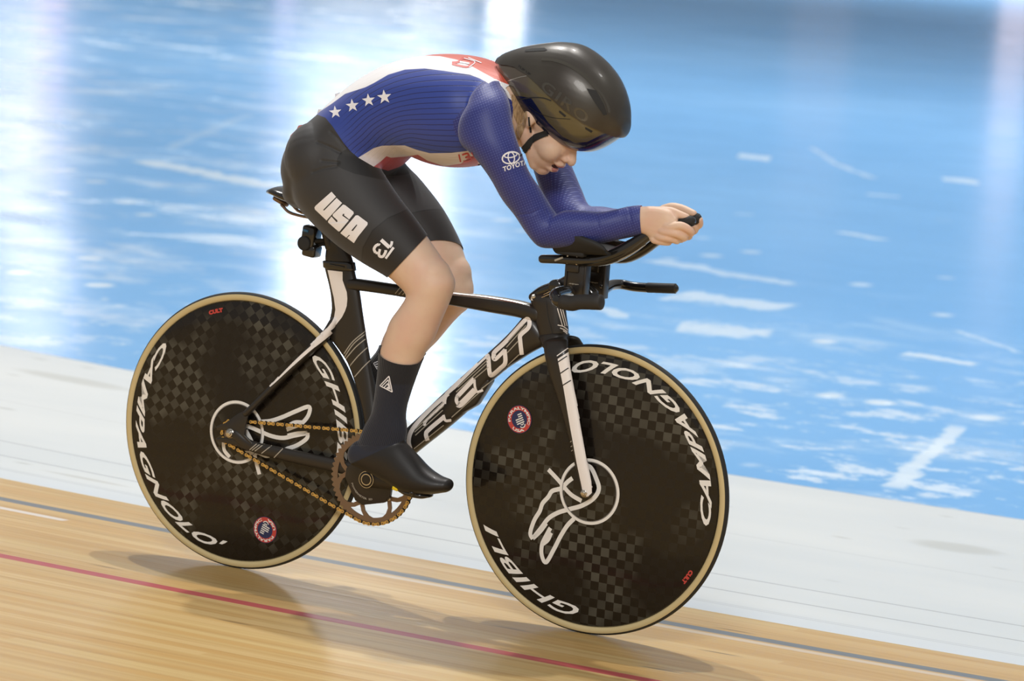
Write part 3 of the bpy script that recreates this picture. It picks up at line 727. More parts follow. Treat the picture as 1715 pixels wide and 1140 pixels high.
an = math.radians(200) + V2[:, 0] / w_ * math.radians(85); rr = .050 - V2[:, 1] * .0045
mb = MB(); mb.add(np.stack([BB[0] + rr * np.cos(an), np.full(len(an), YC - .0150), BB[2] + rr * np.sin(an)], -1), F); mb.build('crank_lettering', m_pin, crk)
mb = MB(); mb.add(*tube([BB + (0, -YC + .005, 0), BB - dd * .5 + (0, -YC + .02, 0), PEDF + (0, -YC + .026, 0)], [.018, .0145, .0135], flat=(.62, 1.), n=22, p=2.6)); B(mb, 'crank', m_carbon)
def pedal(c, sg, parent=None):
    mb = MB(); mb.add(*tube([c + (0, sg * .072, 0), c + (0, sg * .150, 0)], [.006, .006]))
    mb.add(*tube([c + (0, sg * .085, 0), c + (0, sg * .140, 0)], [.011, .011], n=16))
    ax = np.array([[.98, 0, -.19], [0, 1, 0], [.19, 0, .98]])
    mb.add(*loft([c + np.array((-.050, sg * .118, .001)), c + np.array((-.02, sg * .118, -.004)), c + np.array((.015, sg * .118, -.006)), c + np.array((.030, sg * .118, -.006))],
                 [(0, 0, .004), (0, 0, .0085), (0, 0, .0080), (0, 0, .004)], [(0, .022, 0), (0, .030, 0), (0, .028, 0), (0, .016, 0)], n=22, p=3))
    o = B(mb, 'pedal', m_gloss)
    mb = MB(); mb.add(*box(c + np.array((-.046, sg * .140, .003)), .015, .020, .009, ax, .002)); mb.build('cleat', mat('yellow_plastic', (.85, .62, .02), .4), o)
    return o
lab(pedal(PED, -1), 'black pedal with yellow cleat under the near foot'); lab(pedal(PEDF, 1), 'black far-side pedal')

# chain: path round sprocket and chainring
c1 = np.array([0, RW]); c2 = np.array([BB[0], BB[2]]); dv = c2 - c1; D_ = np.linalg.norm(dv); th = math.atan2(dv[1], dv[0]); al = math.acos((RC - rc) / D_) 
def tpt(c, r_, a): return c + r_ * np.array([math.cos(a), math.sin(a)])
up1 = tpt(c1, rc, th + math.pi - al); up2 = tpt(c2, RC, th + math.pi - al)
lo1 = tpt(c1, rc, th - math.pi + al); lo2 = tpt(c2, RC, th - math.pi + al)
path = []
L1 = np.linalg.norm(up2 - up1)
for t in np.linspace(0, 1, 60): path.append(up1 + (up2 - up1) * t)
a_s = th + math.pi - al; a_e = th - math.pi + al
for t in np.linspace(0, 1, 200)[1:]: path.append(tpt(c2, RC, a_s + (a_e - a_s) * t))
for t in np.linspace(0, 1, 60)[1:]: path.append(lo2 + (lo1 - lo2) * t)
a_s2 = th - math.pi + al; a_e2 = th + math.pi - al - 2 * math.pi
for t in np.linspace(0, 1, 60)[1:]: path.append(tpt(c1, rc, a_s2 + (a_e2 - a_s2) * t))
path = np.array(path); s_ = np.r_[0, np.cumsum(np.linalg.norm(np.diff(path, axis=0), axis=1))]
NL = int(round(s_[-1] / .0127)); NL += NL % 2; sp_ = np.linspace(0, s_[-1], NL + 1)[:-1]
pins = np.stack([np.interp(sp_, s_, path[:, 0]), np.interp(sp_, s_, path[:, 1])], -1)
def plate(a, b, y0, y1, r_=.0043, waist=.0028):
    d = (b - a) / np.linalg.norm(b - a); nn = np.array([-d[1], d[0]]); o_ = []
    for t in np.radians(np.linspace(130, -130, 9)): o_.append(b + r_ * (math.cos(t) * d + math.sin(t) * nn))
    o_.append((a + b) / 2 - nn * waist)
    for t in np.radians(np.linspace(-50, -310, 9)): o_.append(a + r_ * (math.cos(t) * d + math.sin(t) * nn))
    o_.append((a + b) / 2 + nn * waist)
    return prism(o_, y0, y1)
ch = MB()
for k in range(NL):
    a, b = pins[k], pins[(k + 1) % NL]
    if k % 2 == 0:
        for y0 in (YC - .0042, YC + .0032): ch.add(*plate(a, b, y0, y0 + .001), 0)
    else:
        for y0 in (YC - .0030, YC + .0020): ch.add(*plate(a, b, y0, y0 + .001), 1)
    q = np.array([a[0], YC, a[1]]); ch.add(*cyl(q - (0, .0046, 0), q + (0, .0046, 0), .0019, n=8), 2); ch.add(*cyl(q - (0, .0018, 0), q + (0, .0018, 0), .0036, n=8), 1)
lab(B(ch, 'chain', [m_gold, m_dark, m_ring], smooth=False), 'gold-plated chain')

# ---- stem, base bar, extensions, pads
mb = MB()
SP = P(938, 479, 0)
mb.add(*tube([P(893, 497, 0), P(910, 487, 0), SP], [.013, .016, .019], flat=(.9, .8), n=20))
mb.add(*tube([SP + (0, -.026, 0), SP + (0, .026, 0)], [.0165, .0165], n=28, cap=.2))
mb.add(*tube([SP, P(965, 470, 0), P(992, 492, 0)], [.016, .017, .015], n=20)); mb.add(*tube([P(930, 480, 0), P(925, 505, 0)], [.017, .018]))
for yy in (-.028,): mb.add(*cyl(SP + (0, yy, 0), SP + (0, yy + .004, 0), .008, n=6), 1)
for a, b in [((905, 499), (926, 490)), ((911, 493), (929, 484)), ((921, 492), (930, 478))]: mb.add(*tube([P(*a, -.018), P(*b, -.024)], [.0015, .0015]), 1)
mb.add(*cyl(P(893.5, 496, -.014), P(893.5, 496, -.02), .005, n=14), 1)
B(mb, 'stem', [m_gloss, m_steel])
G1 = P(1006, 506, -.19); G0 = P(938, 505, -.19); 
bb = MB(); zc = P(972, 497, 0)
bb.add(*tube([(SP[0] + .045, -.02, SP[2] - .012), P(950, 487, -.10), P(931, 492, -.165), G0 + (-.012, .006, .004), G0 + (.004, 0, 0), G1 + (-.01, 0, 0)], [.012, .0125, .013, .013, .0125, .0125], n=20, flat=(1, 1)))
bb.add(*tube([(SP[0] + .045, .02, SP[2] - .012), P(1005, 488, .09), P(1022, 478, .150), P(1040, 476, .185), P(1062, 480, .19), P(1090, 482, .19), P(1129, 483, .19)], [.012, .0125, .0125, .0115, .0112, .0112, .0112], n=20))
bar = lab(B(bb, 'base_bar', m_gloss), 'black bullhorn base bar')
mb = MB(); mb.add(*tube([G0 + (.005, 0, 0), G0 + (.03, 0, 0), (G0 + G1) / 2, G1], [.0165, .0172, .0170, .0175], n=24, cap=.35))
gb = mb.bvh()
mb.build('grip', m_tape, bar)
mb = MB(); mb.add(*tube([P(1085, 481.5, .19), P(1131, 483, .19)], [.0118, .0118], n=24, cap=.3)); mb.build('grip', m_tape, bar)
# risers
for sg, (ua, va, ub, vb), nm in ((-1, (967, 441, 966, 497), 0), (1, (999, 436, 999, 497), 1)):
    mb = MB(); y = sg * .045
    ca, cb_ = P(ua, va, y), P(ub, vb, y); mid = (ca + cb_) / 2; mb.add(*box(mid, .046, .020, abs(ca[2] - cb_[2]), None, .003))
    for k in (-1, 1): mb.add(*box(mid + (k * .024, 0, 0), .006, .026, abs(ca[2] - cb_[2]) + .004, None, .002))
    o = B(mb, 'riser', m_carbon)
    mb = MB()
    T, F, w_ = text2d('zipp', .02, .3)
    pts = np.stack([mid[0] - .016 + T[:, 0] / w_ * .026, np.full(len(T), mid[1] - .0108), mid[2] - .010 + T[:, 1] * .0035], -1); mb.add(pts, F); mb.build('riser_lettering', m_pin, o, smooth=False)
    for k in (-.009, .009): mb = MB(); mb.add(*cyl(P(1000 + k * 500 if sg > 0 else 967, 478 if sg > 0 else 500, y - .0) + (k, -.012 * 1, 0), P(1000 + k * 500 if sg > 0 else 967, 478 if sg > 0 else 500, y) + (k, -.006, 0), .0042, n=12)); mb.build('bolt', m_steel, o)
    # clamp and pad
    mb = MB(); cc = P(ua - 2 if sg < 0 else ua, 432, y); mb.add(*box(cc + (0, 0, .000), .050, .036, .030, None, .004)); mb.add(*box(cc + (0, 0, -.022), .030, .03, .02, None, .003)); mb.add(*box(cc + (.0, 0, .020), .044, .05, .006, None, .002))
    o = B(mb, 'clamp', m_carbon)
    for k in (-.012, .012): mb = MB(); mb.add(*tube([cc + (k, -.019, -.011), cc + (k, -.019, .009)], [.0028, .0028])); mb.build('bolt', m_steel, o)
# extensions
def extension(pts, y, y2, r):
    L_ = [P(u, v, (y * (1 - t) + y2 * t)) for (u, v), t in zip(pts, np.linspace(0, 1, len(pts)) ** 1.3)]
    mb = MB(); mb.add(*tube(L_, r, n=22, p=2.3)); return mb, L_
mb, Ln = extension([(909, 433.5), (940, 434), (975, 436), (1005, 435), (1035, 425), (1062, 410), (1085, 394), (1105, 384), (1130, 377), (1158, 370)], -.060, -.036, [.0100, .0105, .0125, .0150, .0170, .0160, .0135, .0115, .0105, .0105])
ext = lab(B(mb, 'aero_extension', m_gloss), 'near curved aero extension')
eb = mb.bvh()
for l in [[(1035, 436), (1060, 423), (1080, 410), (1095, 402)], [(929, 436), (943, 431)]]:
    mb2 = MB(); V2, F = stroke2d(l, 1.6 if len(l) == 4 else 3.); lay(mb2, V2, F, eb, 0)
    if mb2.n: mb2.build('stripe', m_pin, ext)
mb = MB(); mb.add(*tube(np.array(Ln)[-3:] + 0, [.0118, .0122, .0122], n=20, cap=.8)); mb.build('grip', m_rub, ext)
EN = np.array(Ln)
mb, Lf = extension([(950, 427), (985, 428), (1015, 430), (1048, 430), (1075, 418), (1098, 402), (1118, 390), (1138, 380), (1150, 373), (1168, 365.5)], .050, .022, [.0100, .0105, .0125, .0145, .0150, .0145, .0130, .0115, .0105, .0105])
ext2 = lab(B(mb, 'aero_extension', m_gloss), 'far curved aero extension')
mb = MB(); mb.add(*tube(np.array(Lf)[-3:] + 0, [.0118, .0122, .0122], n=20, cap=.8)); mb.build('grip', m_rub, ext2)
EF = np.array(Lf)
# arm pads: curved cradles under the forearms
def pad(prof_px, y0, sg):
    """upper rim of the outer wall and the floor of the cup, from the photograph"""
    n1 = 18; R_ = []
    us = np.linspace(0, 1, n1); yo = -.052; yi = .045
    top = catmull(prof_px, 4); st = np.linspace(0, 1, len(top))
    V = []; 
    for k in us:
        u = np.interp(k, st, top[:, 0]); v = np.interp(k, st, top[:, 1])
        bot = 417.5 + (u - 925) * .03
        zt_ = P(u, v, y0 + yo)[2]; xx = P(u, v, y0 + yo)[0]; zb = P(u, bot + 2, y0 + yo)[2] - .004
        ww = math.sin(math.pi * min(max(k, .04), .96)) ** .5
        row = []
        for j in range(15):
            a = -1 + 2 * j / 14; yy = y0 + (yo if a < 0 else yi) * abs(a) * (.55 + .45 * ww); zz = zb + (max(zt_ - zb, .004)) * abs(a) ** 2.6 * (1 if a < 0 else .55)
            row.append((xx, yy, zz))
        V.append(row)
    V = np.array(V); Vb = V - np.array([0, 0, .007]) + np.array([0, 0, 0]); Vb[:, :, 1] = y0 + (V[:, :, 1] - y0) * 1.10
    nr, nc = n1, 15; A = np.concatenate([V.reshape(-1, 3), Vb.reshape(-1, 3)]); F = []; N_ = nr * nc
    for i in range(nr - 1):
        for j in range(nc - 1):
            a = i * nc + j; F.append((a, a + 1, a + nc + 1, a + nc)); F.append((N_ + a, N_ + a + nc, N_ + a + nc + 1, N_ + a + 1))
    for i in range(nr - 1):
        for j in (0, nc - 1): a = i * nc + j; F.append((a, a + nc, N_ + a + nc, N_ + a))
    for j in range(nc - 1):
        for i in (0, nr - 1): a = i * nc + j; F.append((a, N_ + a, N_ + a + 1, a + 1))
    mb = MB(); mb.add(A, F); mb.add(*box(P(962, 422, y0), .07, .05, .014, None, .004)); return mb
o_pad = pad([(921, 409), (924, 400), (934, 392), (948, 388.5), (963, 390), (977, 396), (992, 402), (1005, 410), (1010, 418)], -.060, -1); lab(B(o_pad, 'arm_pad', m_rub), 'near arm pad cup')
o_pad = pad([(968, 409), (971, 400), (981, 392), (995, 392), (1010, 398), (1028, 400), (1042, 404), (1052, 406), (1058, 412)], .060, 1); lab(B(o_pad, 'arm_pad', m_rub), 'far arm pad cup')

# ================================================================== RIDER
def skin_mat():
    m = mat('fair_skin', (.62, .36, .235), .5, sss=.12, spec=.35); n = NT(m); p_ = n.pos()
    a = n.noise(p_, 14., 3.); b = n.noise(p_, 45., 2.)
    c = n.mix(n.step(a, .35, .7), (.76, .55, .405), (.75, .49, .37)); c = n.mix(n.math('MULTIPLY', n.step(b, .5, .75), .25), c, (.70, .44, .34))
    n.color(c); n.bump(n.noise(p_, 400., 2.), .12, .0004); return m
m_skin = skin_mat()
rider = empty('cyclist', 'person crouched over the bars in blue, white and black racing suit and dark aero helmet', 'person', (.3, 0, .9))
def rb(mb, name, mats, parent=None, **kw):
    o = mb.build(name, mats, parent if parent is not None else rider, **kw)
    if parent is None: o.matrix_parent_inverse = Matrix.Translation((-.3, 0, -.9))
    return o
# ---- volumes, sections read from the photograph: (front edge, back edge, lateral place, half thickness)
TORSO = [((482, 300), (600, 322), 0, .135), ((479, 275), (622, 310), 0, .150), ((489, 240), (645, 305), 0, .165), ((514, 207), (658, 291), 0, .160), ((543, 184), (668, 280), 0, .150), ((578, 154), (680, 266), 0, .138),
         ((620, 125), (702, 262), 0, .135), ((664, 105), (724, 271), 0, .140), ((709, 95), (750, 277), 0, .148), ((755, 92), (783, 278), 0, .155), ((800, 98), (820, 270), 0, .150), ((836, 113), (846, 252), 0, .125)]
NECK = [((838, 125), (835, 225), 0, .075), ((856, 142), (858, 238), 0, .058), ((872, 150), (876, 248), 0, .054), ((890, 150), (893, 250), 0, .055)]
THIGH = [((596, 215), (487, 300), -.088, .072), ((623, 262), (503, 350), -.093, .083), ((657, 317), (558, 405), -.098, .078), ((691, 362), (607, 440), -.102, .067), ((714, 395), (649, 464), -.104, .059),
         ((743, 435), (666, 479), -.105, .053), ((760, 462), (677, 490), -.106, .052), ((762, 480), (680, 499), -.107, .051), ((753, 508), (672, 509), -.108, .050)]
CALF = [((757, 470), (690, 450), -.107, .045), ((761, 482), (680, 496), -.107, .049), ((752, 509), (669, 514), -.109, .050), ((739, 540), (652, 538), -.112, .051), ((727, 569), (641.5, 571), -.115, .048), ((713, 592), (636, 590), -.117, .043),
        ((703, 612), (634, 622), -.119, .038), ((684, 666), (629, 664), -.122, .031), ((678, 695), (624, 691), -.124, .029), ((680, 722), (611, 715), -.125, .029), ((676, 745), (599, 746), -.125, .030)]
FOOT = [((606, 738), (597, 778), -.125, .024), ((640, 735), (621, 790), -.125, .030), ((668, 737), (650, 806), -.125, .034), ((692, 759), (676, 822), -.126, .038), ((714, 783), (700, 826), -.127, .038), ((733, 797), (727, 825), -.128, .031), ((747, 803), (745, 822), -.128, .022)]
SHIFT = lambda L: L
FTHIGH = [((640, 205), (545, 290), .088, .072), ((668, 262), (570, 340), .095, .083), ((698, 296), (625, 375), .100, .078), ((739, 349), (675, 412), .104, .067), ((770, 406), (716, 440), .106, .058),
          ((783, 444), (722, 468), .107, .052), ((793, 478), (728, 485), .107, .051), ((792, 500), (728, 496), .107, .050)]
FCALF = [((788, 468), (738, 440), .107, .044), ((793, 492), (722, 474), .107, .049), ((781, 518), (696, 498), .109, .050), ((759, 541), (670, 520), .112, .050), ((733, 572), (645, 555), .115, .047), ((714, 591), (634, 584), .117, .042),
         ((692, 620), (621, 602), .119, .037), ((655, 665), (603, 640), .122, .031), ((634, 690), (588, 660), .124, .029), ((622, 715), (566, 690), .125, .031)]
ARM = [((832, 140), (790, 185), -.115, .055), ((849, 165), (772, 208), -.140, .060), ((858, 212), (772, 240), -.158, .055), ((869, 248), (795, 262), -.160, .050), ((885, 288), (822, 298), -.145, .047), ((904, 316), (842, 334), -.128, .044),
       ((917, 338), (864, 362), -.112, .042), ((925, 352), (885, 392), -.102, .042), ((932, 362), (905, 413), -.096, .042), ((945, 353), (922, 415), -.090, .041), ((975, 354), (962, 413), -.080, .041),
       ((1003, 356), (994, 409), -.070, .038), ((1031, 352), (1028, 402), -.060, .033), ((1054, 346.5), (1053, 396.5), -.050, .029), ((1075, 345), (1077, 392), -.045, .027)]
FARM = [((895, 128), (850, 190), .145, .053), ((918, 165), (862, 205), .165, .054), ((935, 215), (874, 238), .165, .051), ((950, 260), (889, 270), .155, .049), ((965, 298), (902, 308), .140, .046), ((975, 321), (913, 338), .125, .043),
        ((981, 337), (925, 362), .108, .042), ((987, 345), (945, 398), .098, .042), ((1005, 346), (985, 402), .088, .041), ((1034, 351), (1022, 400), .075, .039), ((1060, 352), (1052, 396), .060, .034), ((1082, 352), (1078, 392), .048, .029), ((1100, 352), (1098, 388), .040, .027)]
# ---- head frame: f forward out of the face, u towards the crown, l to the rider's left
HO = P(900, 288.5, 0); HU = np.array([math.cos(math.radians(47)), 0, math.sin(math.radians(47))]); HF = np.array([math.sin(math.radians(47)), 0, -math.cos(math.radians(47))]); HL = np.array([0, 1., 0])
def H(f, l, u): return HO + HF * f + HL * l + HU * u
def hell(f, l, u, rf, rl, ru): return ellipsoid(H(f, l, u), (HF * rf, HL * rl, HU * ru))
def hcap(a, b, r0, r1): return tube([H(*a), H(*b)], [r0, r1], n=14)
head = MB()
head.add(*hell(-.068, 0, .140, .092, .073, .085)); head.add(*hell(-.030, 0, .085, .056, .058, .060)); head.add(*hell(-.024, 0, .050, .046, .047, .046))
head.add(*hell(-.002, 0, .018, .021, .023, .018)); head.add(*hell(-.045, 0, .035, .040, .044, .022)); 
for s_ in (-1, 1): head.add(*hell(-.012, s_ * .034, .074, .032, .024, .030)); head.add(*hcap((-.075, s_ * .055, .062), (-.012, s_ * .020, .016), .016, .014))
head.add(*hell(.002, 0, .045, .020, .026, .022)); head.add(*hell(.012, 0, .063, .016, .020, .012)); 
head.add(*hell(.0, 0, .115, .026, .042, .022)); head.add(*hell(.002, 0, .128, .022, .048, .014))
head.add(*tube([H(.012, 0, .118), H(.024, 0, .100), H(.037, 0, .084)], [.0085, .0095, .0115], n=16)); head.add(*hell(.038, 0, .0815, .0115, .0105, .0100))
for s_ in (-1, 1): head.add(*hell(.026, s_ * .0125, .0785, .0105, .0062, .0075))
head.add(*hcap((.020, 0, .078), (.026, 0, .064), .0085, .0075))
def lip(u, f, hw, r): return tube([H(f - .012, -hw, u - .001), H(f - .003, -hw * .6, u), H(f, -hw * .2, u + .001), H(f, hw * .2, u + .001), H(f - .003, hw * .6, u), H(f - .012, hw, u - .001)], [r * .5, r * .9, r, r, r * .9, r * .5], n=12)
head.add(*lip(.0585, .0285, .024, .0060)); head.add(*lip(.0365, .0235, .022, .0066))
for s_ in (-1, 1):                                                        # ears
    head.add(*loft([H(-.078, s_ * .064, .074), H(-.080, s_ * .069, .085), H(-.084, s_ * .070, .100), H(-.088, s_ * .068, .112)], [HF * .008, HF * .014, HF * .017, HF * .013], [HL * .005, HL * .007, HL * .008, HL * .006], n=16))
# ---- hands
def P2(u, v, y): return P(u, v, y)
hand = MB()
def finger(pts, rs): hand.add(*tube([P2(*p_) for p_ in pts], rs, n=14, sub=5))
def palm(secs): hand.add(*ploft(secs, n=24, sub=4, p=2.3))
palm([((1068, 346), (1072, 391), -.045, .024), ((1085, 345), (1084, 395), -.046, .023), ((1105, 346), (1095, 403), -.048, .021), ((1122, 352), (1104, 404), -.050, .018), ((1131, 362), (1116, 401), -.050, .014)])
finger([(1108, 376, -.056), (1122, 381, -.062), (1140, 378, -.060), (1156, 386, -.048), (1158, 391, -.034)], [0.0093, 0.0104, 0.0097, 0.0089, 0.0074])      # index
finger([(1104, 386, -.057), (1114, 388, -.063), (1132, 391, -.062), (1146, 397, -.048), (1144, 400, -.032)], [0.0093, 0.0104, 0.0097, 0.0087, 0.0073])      # middle
finger([(1098, 394, -.055), (1107, 397, -.061), (1122, 399, -.060), (1134, 403, -.046), (1130, 403, -.030)], [0.0091, 0.0098, 0.0091, 0.0082, 0.0069])      # ring
finger([(1093, 398, -.052), (1097, 402, -.057), (1110, 405, -.056), (1120, 406, -.044), (1116, 404, -.030)], [0.0086, 0.0087, 0.0080, 0.0073, 0.0063])      # little
finger([(1090, 356, -.040), (1108, 354, -.042), (1124, 354, -.040), (1140, 360, -.038), (1150, 363, -.036)], [0.0126, 0.0119, 0.0098, 0.0091, 0.0074])      # thumb
def palm2(secs): hand.add(*ploft(secs, n=24, sub=4, p=2.3))
palm2([((1094, 351), (1095, 388), .040, .024), ((1106, 345), (1106, 392), .040, .023), ((1121, 344), (1117, 396), .040, .020), ((1136, 350), (1130, 395), .040, .015)])
finger([(1118, 352, .044), (1134, 362, .046), (1152, 378, .044), (1170, 377, .036), (1172, 368, .022)], [0.0093, 0.0100, 0.0097, 0.0091, 0.0076])
finger([(1116, 364, .046), (1130, 376, .050), (1148, 388, .048), (1163, 386, .036), (1162, 380, .024)], [0.0091, 0.0100, 0.0095, 0.0087, 0.0074])
finger([(1114, 374, .046), (1126, 386, .050), (1142, 395, .046), (1154, 396, .034), (1152, 392, .022)], [0.0091, 0.0097, 0.0089, 0.0082, 0.0071])
finger([(1112, 382, .044), (1120, 392, .046), (1134, 400, .042), (1142, 401, .032), (1138, 398, .022)], [0.0084, 0.0087, 0.0080, 0.0073, 0.0063])
finger([(1112, 351, .034), (1126, 347, .028), (1142, 349, .024), (1156, 355, .020), (1162, 357, .018)], [0.0116, 0.0107, 0.0091, 0.0086, 0.0073])

def vols(infl=0.):
    d = {}
    def one(k, L, **kw): m = MB(); m.add(*ploft(L, infl=infl, **kw)); d[k] = m
    one('torso', TORSO, n=40, sub=5, p=2.15); one('thigh', THIGH, n=32); one('fthigh', FTHIGH, n=32); one('calf', CALF, n=32); one('fcalf', FCALF, n=32); one('arm', ARM, n=32); one('farm', FARM, n=32)
    one('neck', NECK, n=28); one('foot', FOOT, n=28)
    for s_ in (-1, 1):                                                    # shoulder caps and buttocks
        d['torso'].add(*ellipsoid(P(535 if s_ < 0 else 588, 268 if s_ < 0 else 258, s_ * .092), (np.array([.075, 0, .03]), np.array([0, .083 + infl, 0]), np.array([-.03, 0, .085]))))
    return d
def remesh(meshes, voxel, smooth_it, hold=None):
    mb = MB()
    for m in meshes: mb.add(m.V(), m.f)
    me = bpy.data.meshes.new('t'); me.from_pydata(mb.V().tolist(), [], mb.f)
    bm = bmesh.new(); bm.from_mesh(me); bmesh.ops.recalc_face_normals(bm, faces=bm.faces[:]); bm.to_mesh(me); bm.free()
    o = bpy.data.objects.new('t', me); COL.objects.link(o); md = o.modifiers.new('r', 'REMESH'); md.mode = 'VOXEL'; md.voxel_size = voxel; md.adaptivity = 0
    dg = bpy.context.evaluated_depsgraph_get(); e = o.evaluated_get(dg).to_mesh()
    V = np.empty(len(e.vertices) * 3); e.vertices.foreach_get('co', V); V = V.reshape(-1, 3)
    F = [tuple(p.vertices) for p in e.polygons]; E_ = np.empty(len(e.edges) * 2, int); e.edges.foreach_get('vertices', E_); E_ = E_.reshape(-1, 2)
    o.evaluated_get(dg).to_mesh_clear(); bpy.data.objects.remove(o); bpy.data.meshes.remove(me)
    w = np.ones(len(V)) if hold is None else hold(V)
    deg = np.bincount(E_.ravel(), minlength=len(V)).astype(float)
    for it in range(smooth_it):
        for lam in (.55, -.50) if it >= smooth_it * .45 else (.5, 0):
            if lam == 0: continue
            A = np.zeros_like(V)
            for k in range(3):
                A[:, k] = np.bincount(E_[:, 0], V[E_[:, 1], k], len(V)) + np.bincount(E_[:, 1], V[E_[:, 0], k], len(V))
            V = V + (A / deg[:, None] - V) * (lam * w)[:, None]
    return V, F
def normals(V, F):
    T = np.array([f[:4] if len(f) > 3 else (f[0], f[1], f[2], f[2]) for f in F]); d1 = V[T[:, 2]] - V[T[:, 0]]; d2 = V[T[:, 3]] - V[T[:, 1]]; tri = T[:, 2] == T[:, 3]
    d2[tri] = V[T[tri, 1]] - V[T[tri, 0]]; N = np.cross(d1, d2); N[tri] = np.cross(V[T[tri, 1]] - V[T[tri, 0]], V[T[tri, 2]] - V[T[tri, 0]])
    out = np.zeros_like(V)
    for k in range(4): np.add.at(out, T[:, k], N)
    return out / (np.linalg.norm(out, axis=1)[:, None] + 1e-12)
def clip(V, F, sd, extra=None):
    """keep the part of the surface where sd > 0, cut cleanly"""
    sd = np.where(np.abs(sd) < 1e-9, 1e-9, sd); keep = sd > 0; NV = [tuple(v) for v in V]; X = [list(e) for e in (extra or [])]; mid = {}; out = []
    def cut(a, b):
        k = (min(a, b), max(a, b))
        if k not in mid:
            t = sd[a] / (sd[a] - sd[b]); mid[k] = len(NV); NV.append(tuple(V[a] + (V[b] - V[a]) * t))
            for e in X: e.append(e[a] + (e[b] - e[a]) * t)
        return mid[k]
    for f in F:
        s_ = [keep[i] for i in f]
        if all(s_): out.append(f); continue
        if not any(s_): continue
        g = []
        for i in range(len(f)):
            a, b = f[i], f[(i + 1) % len(f)]
            if keep[a]: g.append(a)
            if keep[a] != keep[b]: g.append(cut(a, b))
        if len(g) > 2: out.append(tuple(g))
    used = np.zeros(len(NV), bool)
    for f in out:
        for i in f: used[i] = True
    idx = np.cumsum(used) - 1; NV = np.array(NV)[used]; out = [tuple(int(idx[i]) for i in f) for f in out]
    return NV, out, [np.array(e)[used] for e in X]
def sdl(q, line):
    """signed distance in the picture to an open line; positive on its right when walking along it on screen"""
    line = np.asarray(line, float); best = np.full(len(q), 1e9); sg = np.ones(len(q))
    for a, b in zip(line[:-1], line[1:]):
        d = b - a; t = np.clip(((q - a) @ d) / (d @ d), 0, 1); c_ = a + t[:, None] * d; r_ = np.linalg.norm(q - c_, axis=1); s_ = d[0] * (q[:, 1] - a[1]) - d[1] * (q[:, 0] - a[0])
        m = r_ < best - 1e-9; best[m] = r_[m]; sg[m] = np.sign(s_[m])
    return best * np.where(sg == 0, 1, sg)
def bdist(V, mb):
    t = BVHTree.FromPolygons([tuple(p) for p in mb.V()], mb.f); o = np.empty(len(V))
    for i, p_ in enumerate(V): o[i] = t.find_nearest(Vector(p_))[3]
    return o
def section_t(q, secs):
    """0 at the back line, 1 at the belly line, for points of the trunk"""
    A = np.array([s_[0] for s_ in secs], float); Bq = np.array([s_[1] for s_ in secs], float); A = catmull(A, 4); Bq = catmull(Bq, 4); t = np.full(len(q), np.nan); prev = None
    for i in range(len(A) - 1):
        def f(k): d = Bq[k] - A[k]; return d[0] * (q[:, 1] - A[k][1]) - d[1] * (q[:, 0] - A[k][0])
        f0, f1 = f(i), f(i + 1); m = (f0 <= 0) & (f1 > 0) if True else None; a = f0 / (f0 - f1 + 1e-12)
        e1 = A[i] + a[:, None] * (A[i + 1] - A[i]); e2 = Bq[i] + a[:, None] * (Bq[i + 1] - Bq[i]); d = e2 - e1; tt = ((q - e1) * d).sum(1) / (d * d).sum(1)
        m = m & np.isnan(t) & (tt > -.5) & (tt < 1.5); t[m] = tt[m]
    t[np.isnan(t)] = .5; return t

# ---- the body: one continuous skin surface
dv = vols(0.)
allm = list(dv.values()) + [head, hand]
for k, L in (('ffoot', None),):
    m = MB(); m.add(*tube([P(600, 700, .125), P(590, 735, .125), P(575, 745, .125)], [.032, .034, .03])); m.add(*tube([P(560, 722, .125), PEDF + (0, .118, .035), PEDF + (.06, .118, .020)], [.030, .030, .022], flat=(1.3, 1))); ffoot = m; allm.append(m)
def hold(V):
    q = proj(V); w = np.ones(len(V)); m = (q[:, 0] > 1085) | ((V - HO) @ HU < .20) & (q[:, 0] > 885) & (q[:, 1] > 200) & (q[:, 1] < 292) & (np.abs(V[:, 1]) < .085)
    w[m] = .35; f_ = (V - HO) @ HF; m &= ~((f_ > .006) & (np.abs(V[:, 1]) < .032)); w[m] = .95; m = q[:, 0] > 1085; w[m] = .04; return w
BV, BF = remesh(allm, .0022, 26, hold)
N_ = normals(BV, BF); qm = mirror_proj(BV)
covered = ((qm[:, 0] < 1072) & ~((qm[:, 0] > 850) & (qm[:, 1] < 300) & (np.abs(BV[:, 1]) < .09) & (qm[:, 0] + 0 > 860)))
q = proj(BV); plane_knee = None
def plane_sd(V, a, b, c_): 
    n_ = np.cross(b - a, c_ - a); n_ /= np.linalg.norm(n_); return (V - a) @ n_
mb = MB(); mb.add(BV, BF); body = rb(mb, 'body', m_skin)

# ---- racing suit, inflated a little
sv = vols(.0030)
SV, SF = remesh([sv[k] for k in ('torso', 'thigh', 'fthigh', 'arm', 'farm', 'neck')], .0028, 60)
fix = BVHTree.FromPolygons([tuple(p) for p in BV], BF)
SN = normals(SV, SF)
for i in range(len(SV)):                                                  # keep the cloth outside the skin
    h = fix.find_nearest(Vector(SV[i])); d = (SV[i] - np.array(h[0])) @ np.array(h[1])
    if d < .0016 and h[3] < .02: SV[i] += SN[i] * (.0018 - d) if d > -.012 else 0
def hem(V, e1, e2, y, tx):
    """signed distance to the plane across a limb through two edge points"""
    a, b = P(*e1, y), P(*e2, y); ax = b - a; n_ = np.cross(ax, [0, 1, 0]); n_ /= np.linalg.norm(n_)
    n2 = n_ + np.array([0, tx, 0]); return (V - (a + b) / 2) @ (n2 / np.linalg.norm(n2))
side = np.sign(SV[:, 1])
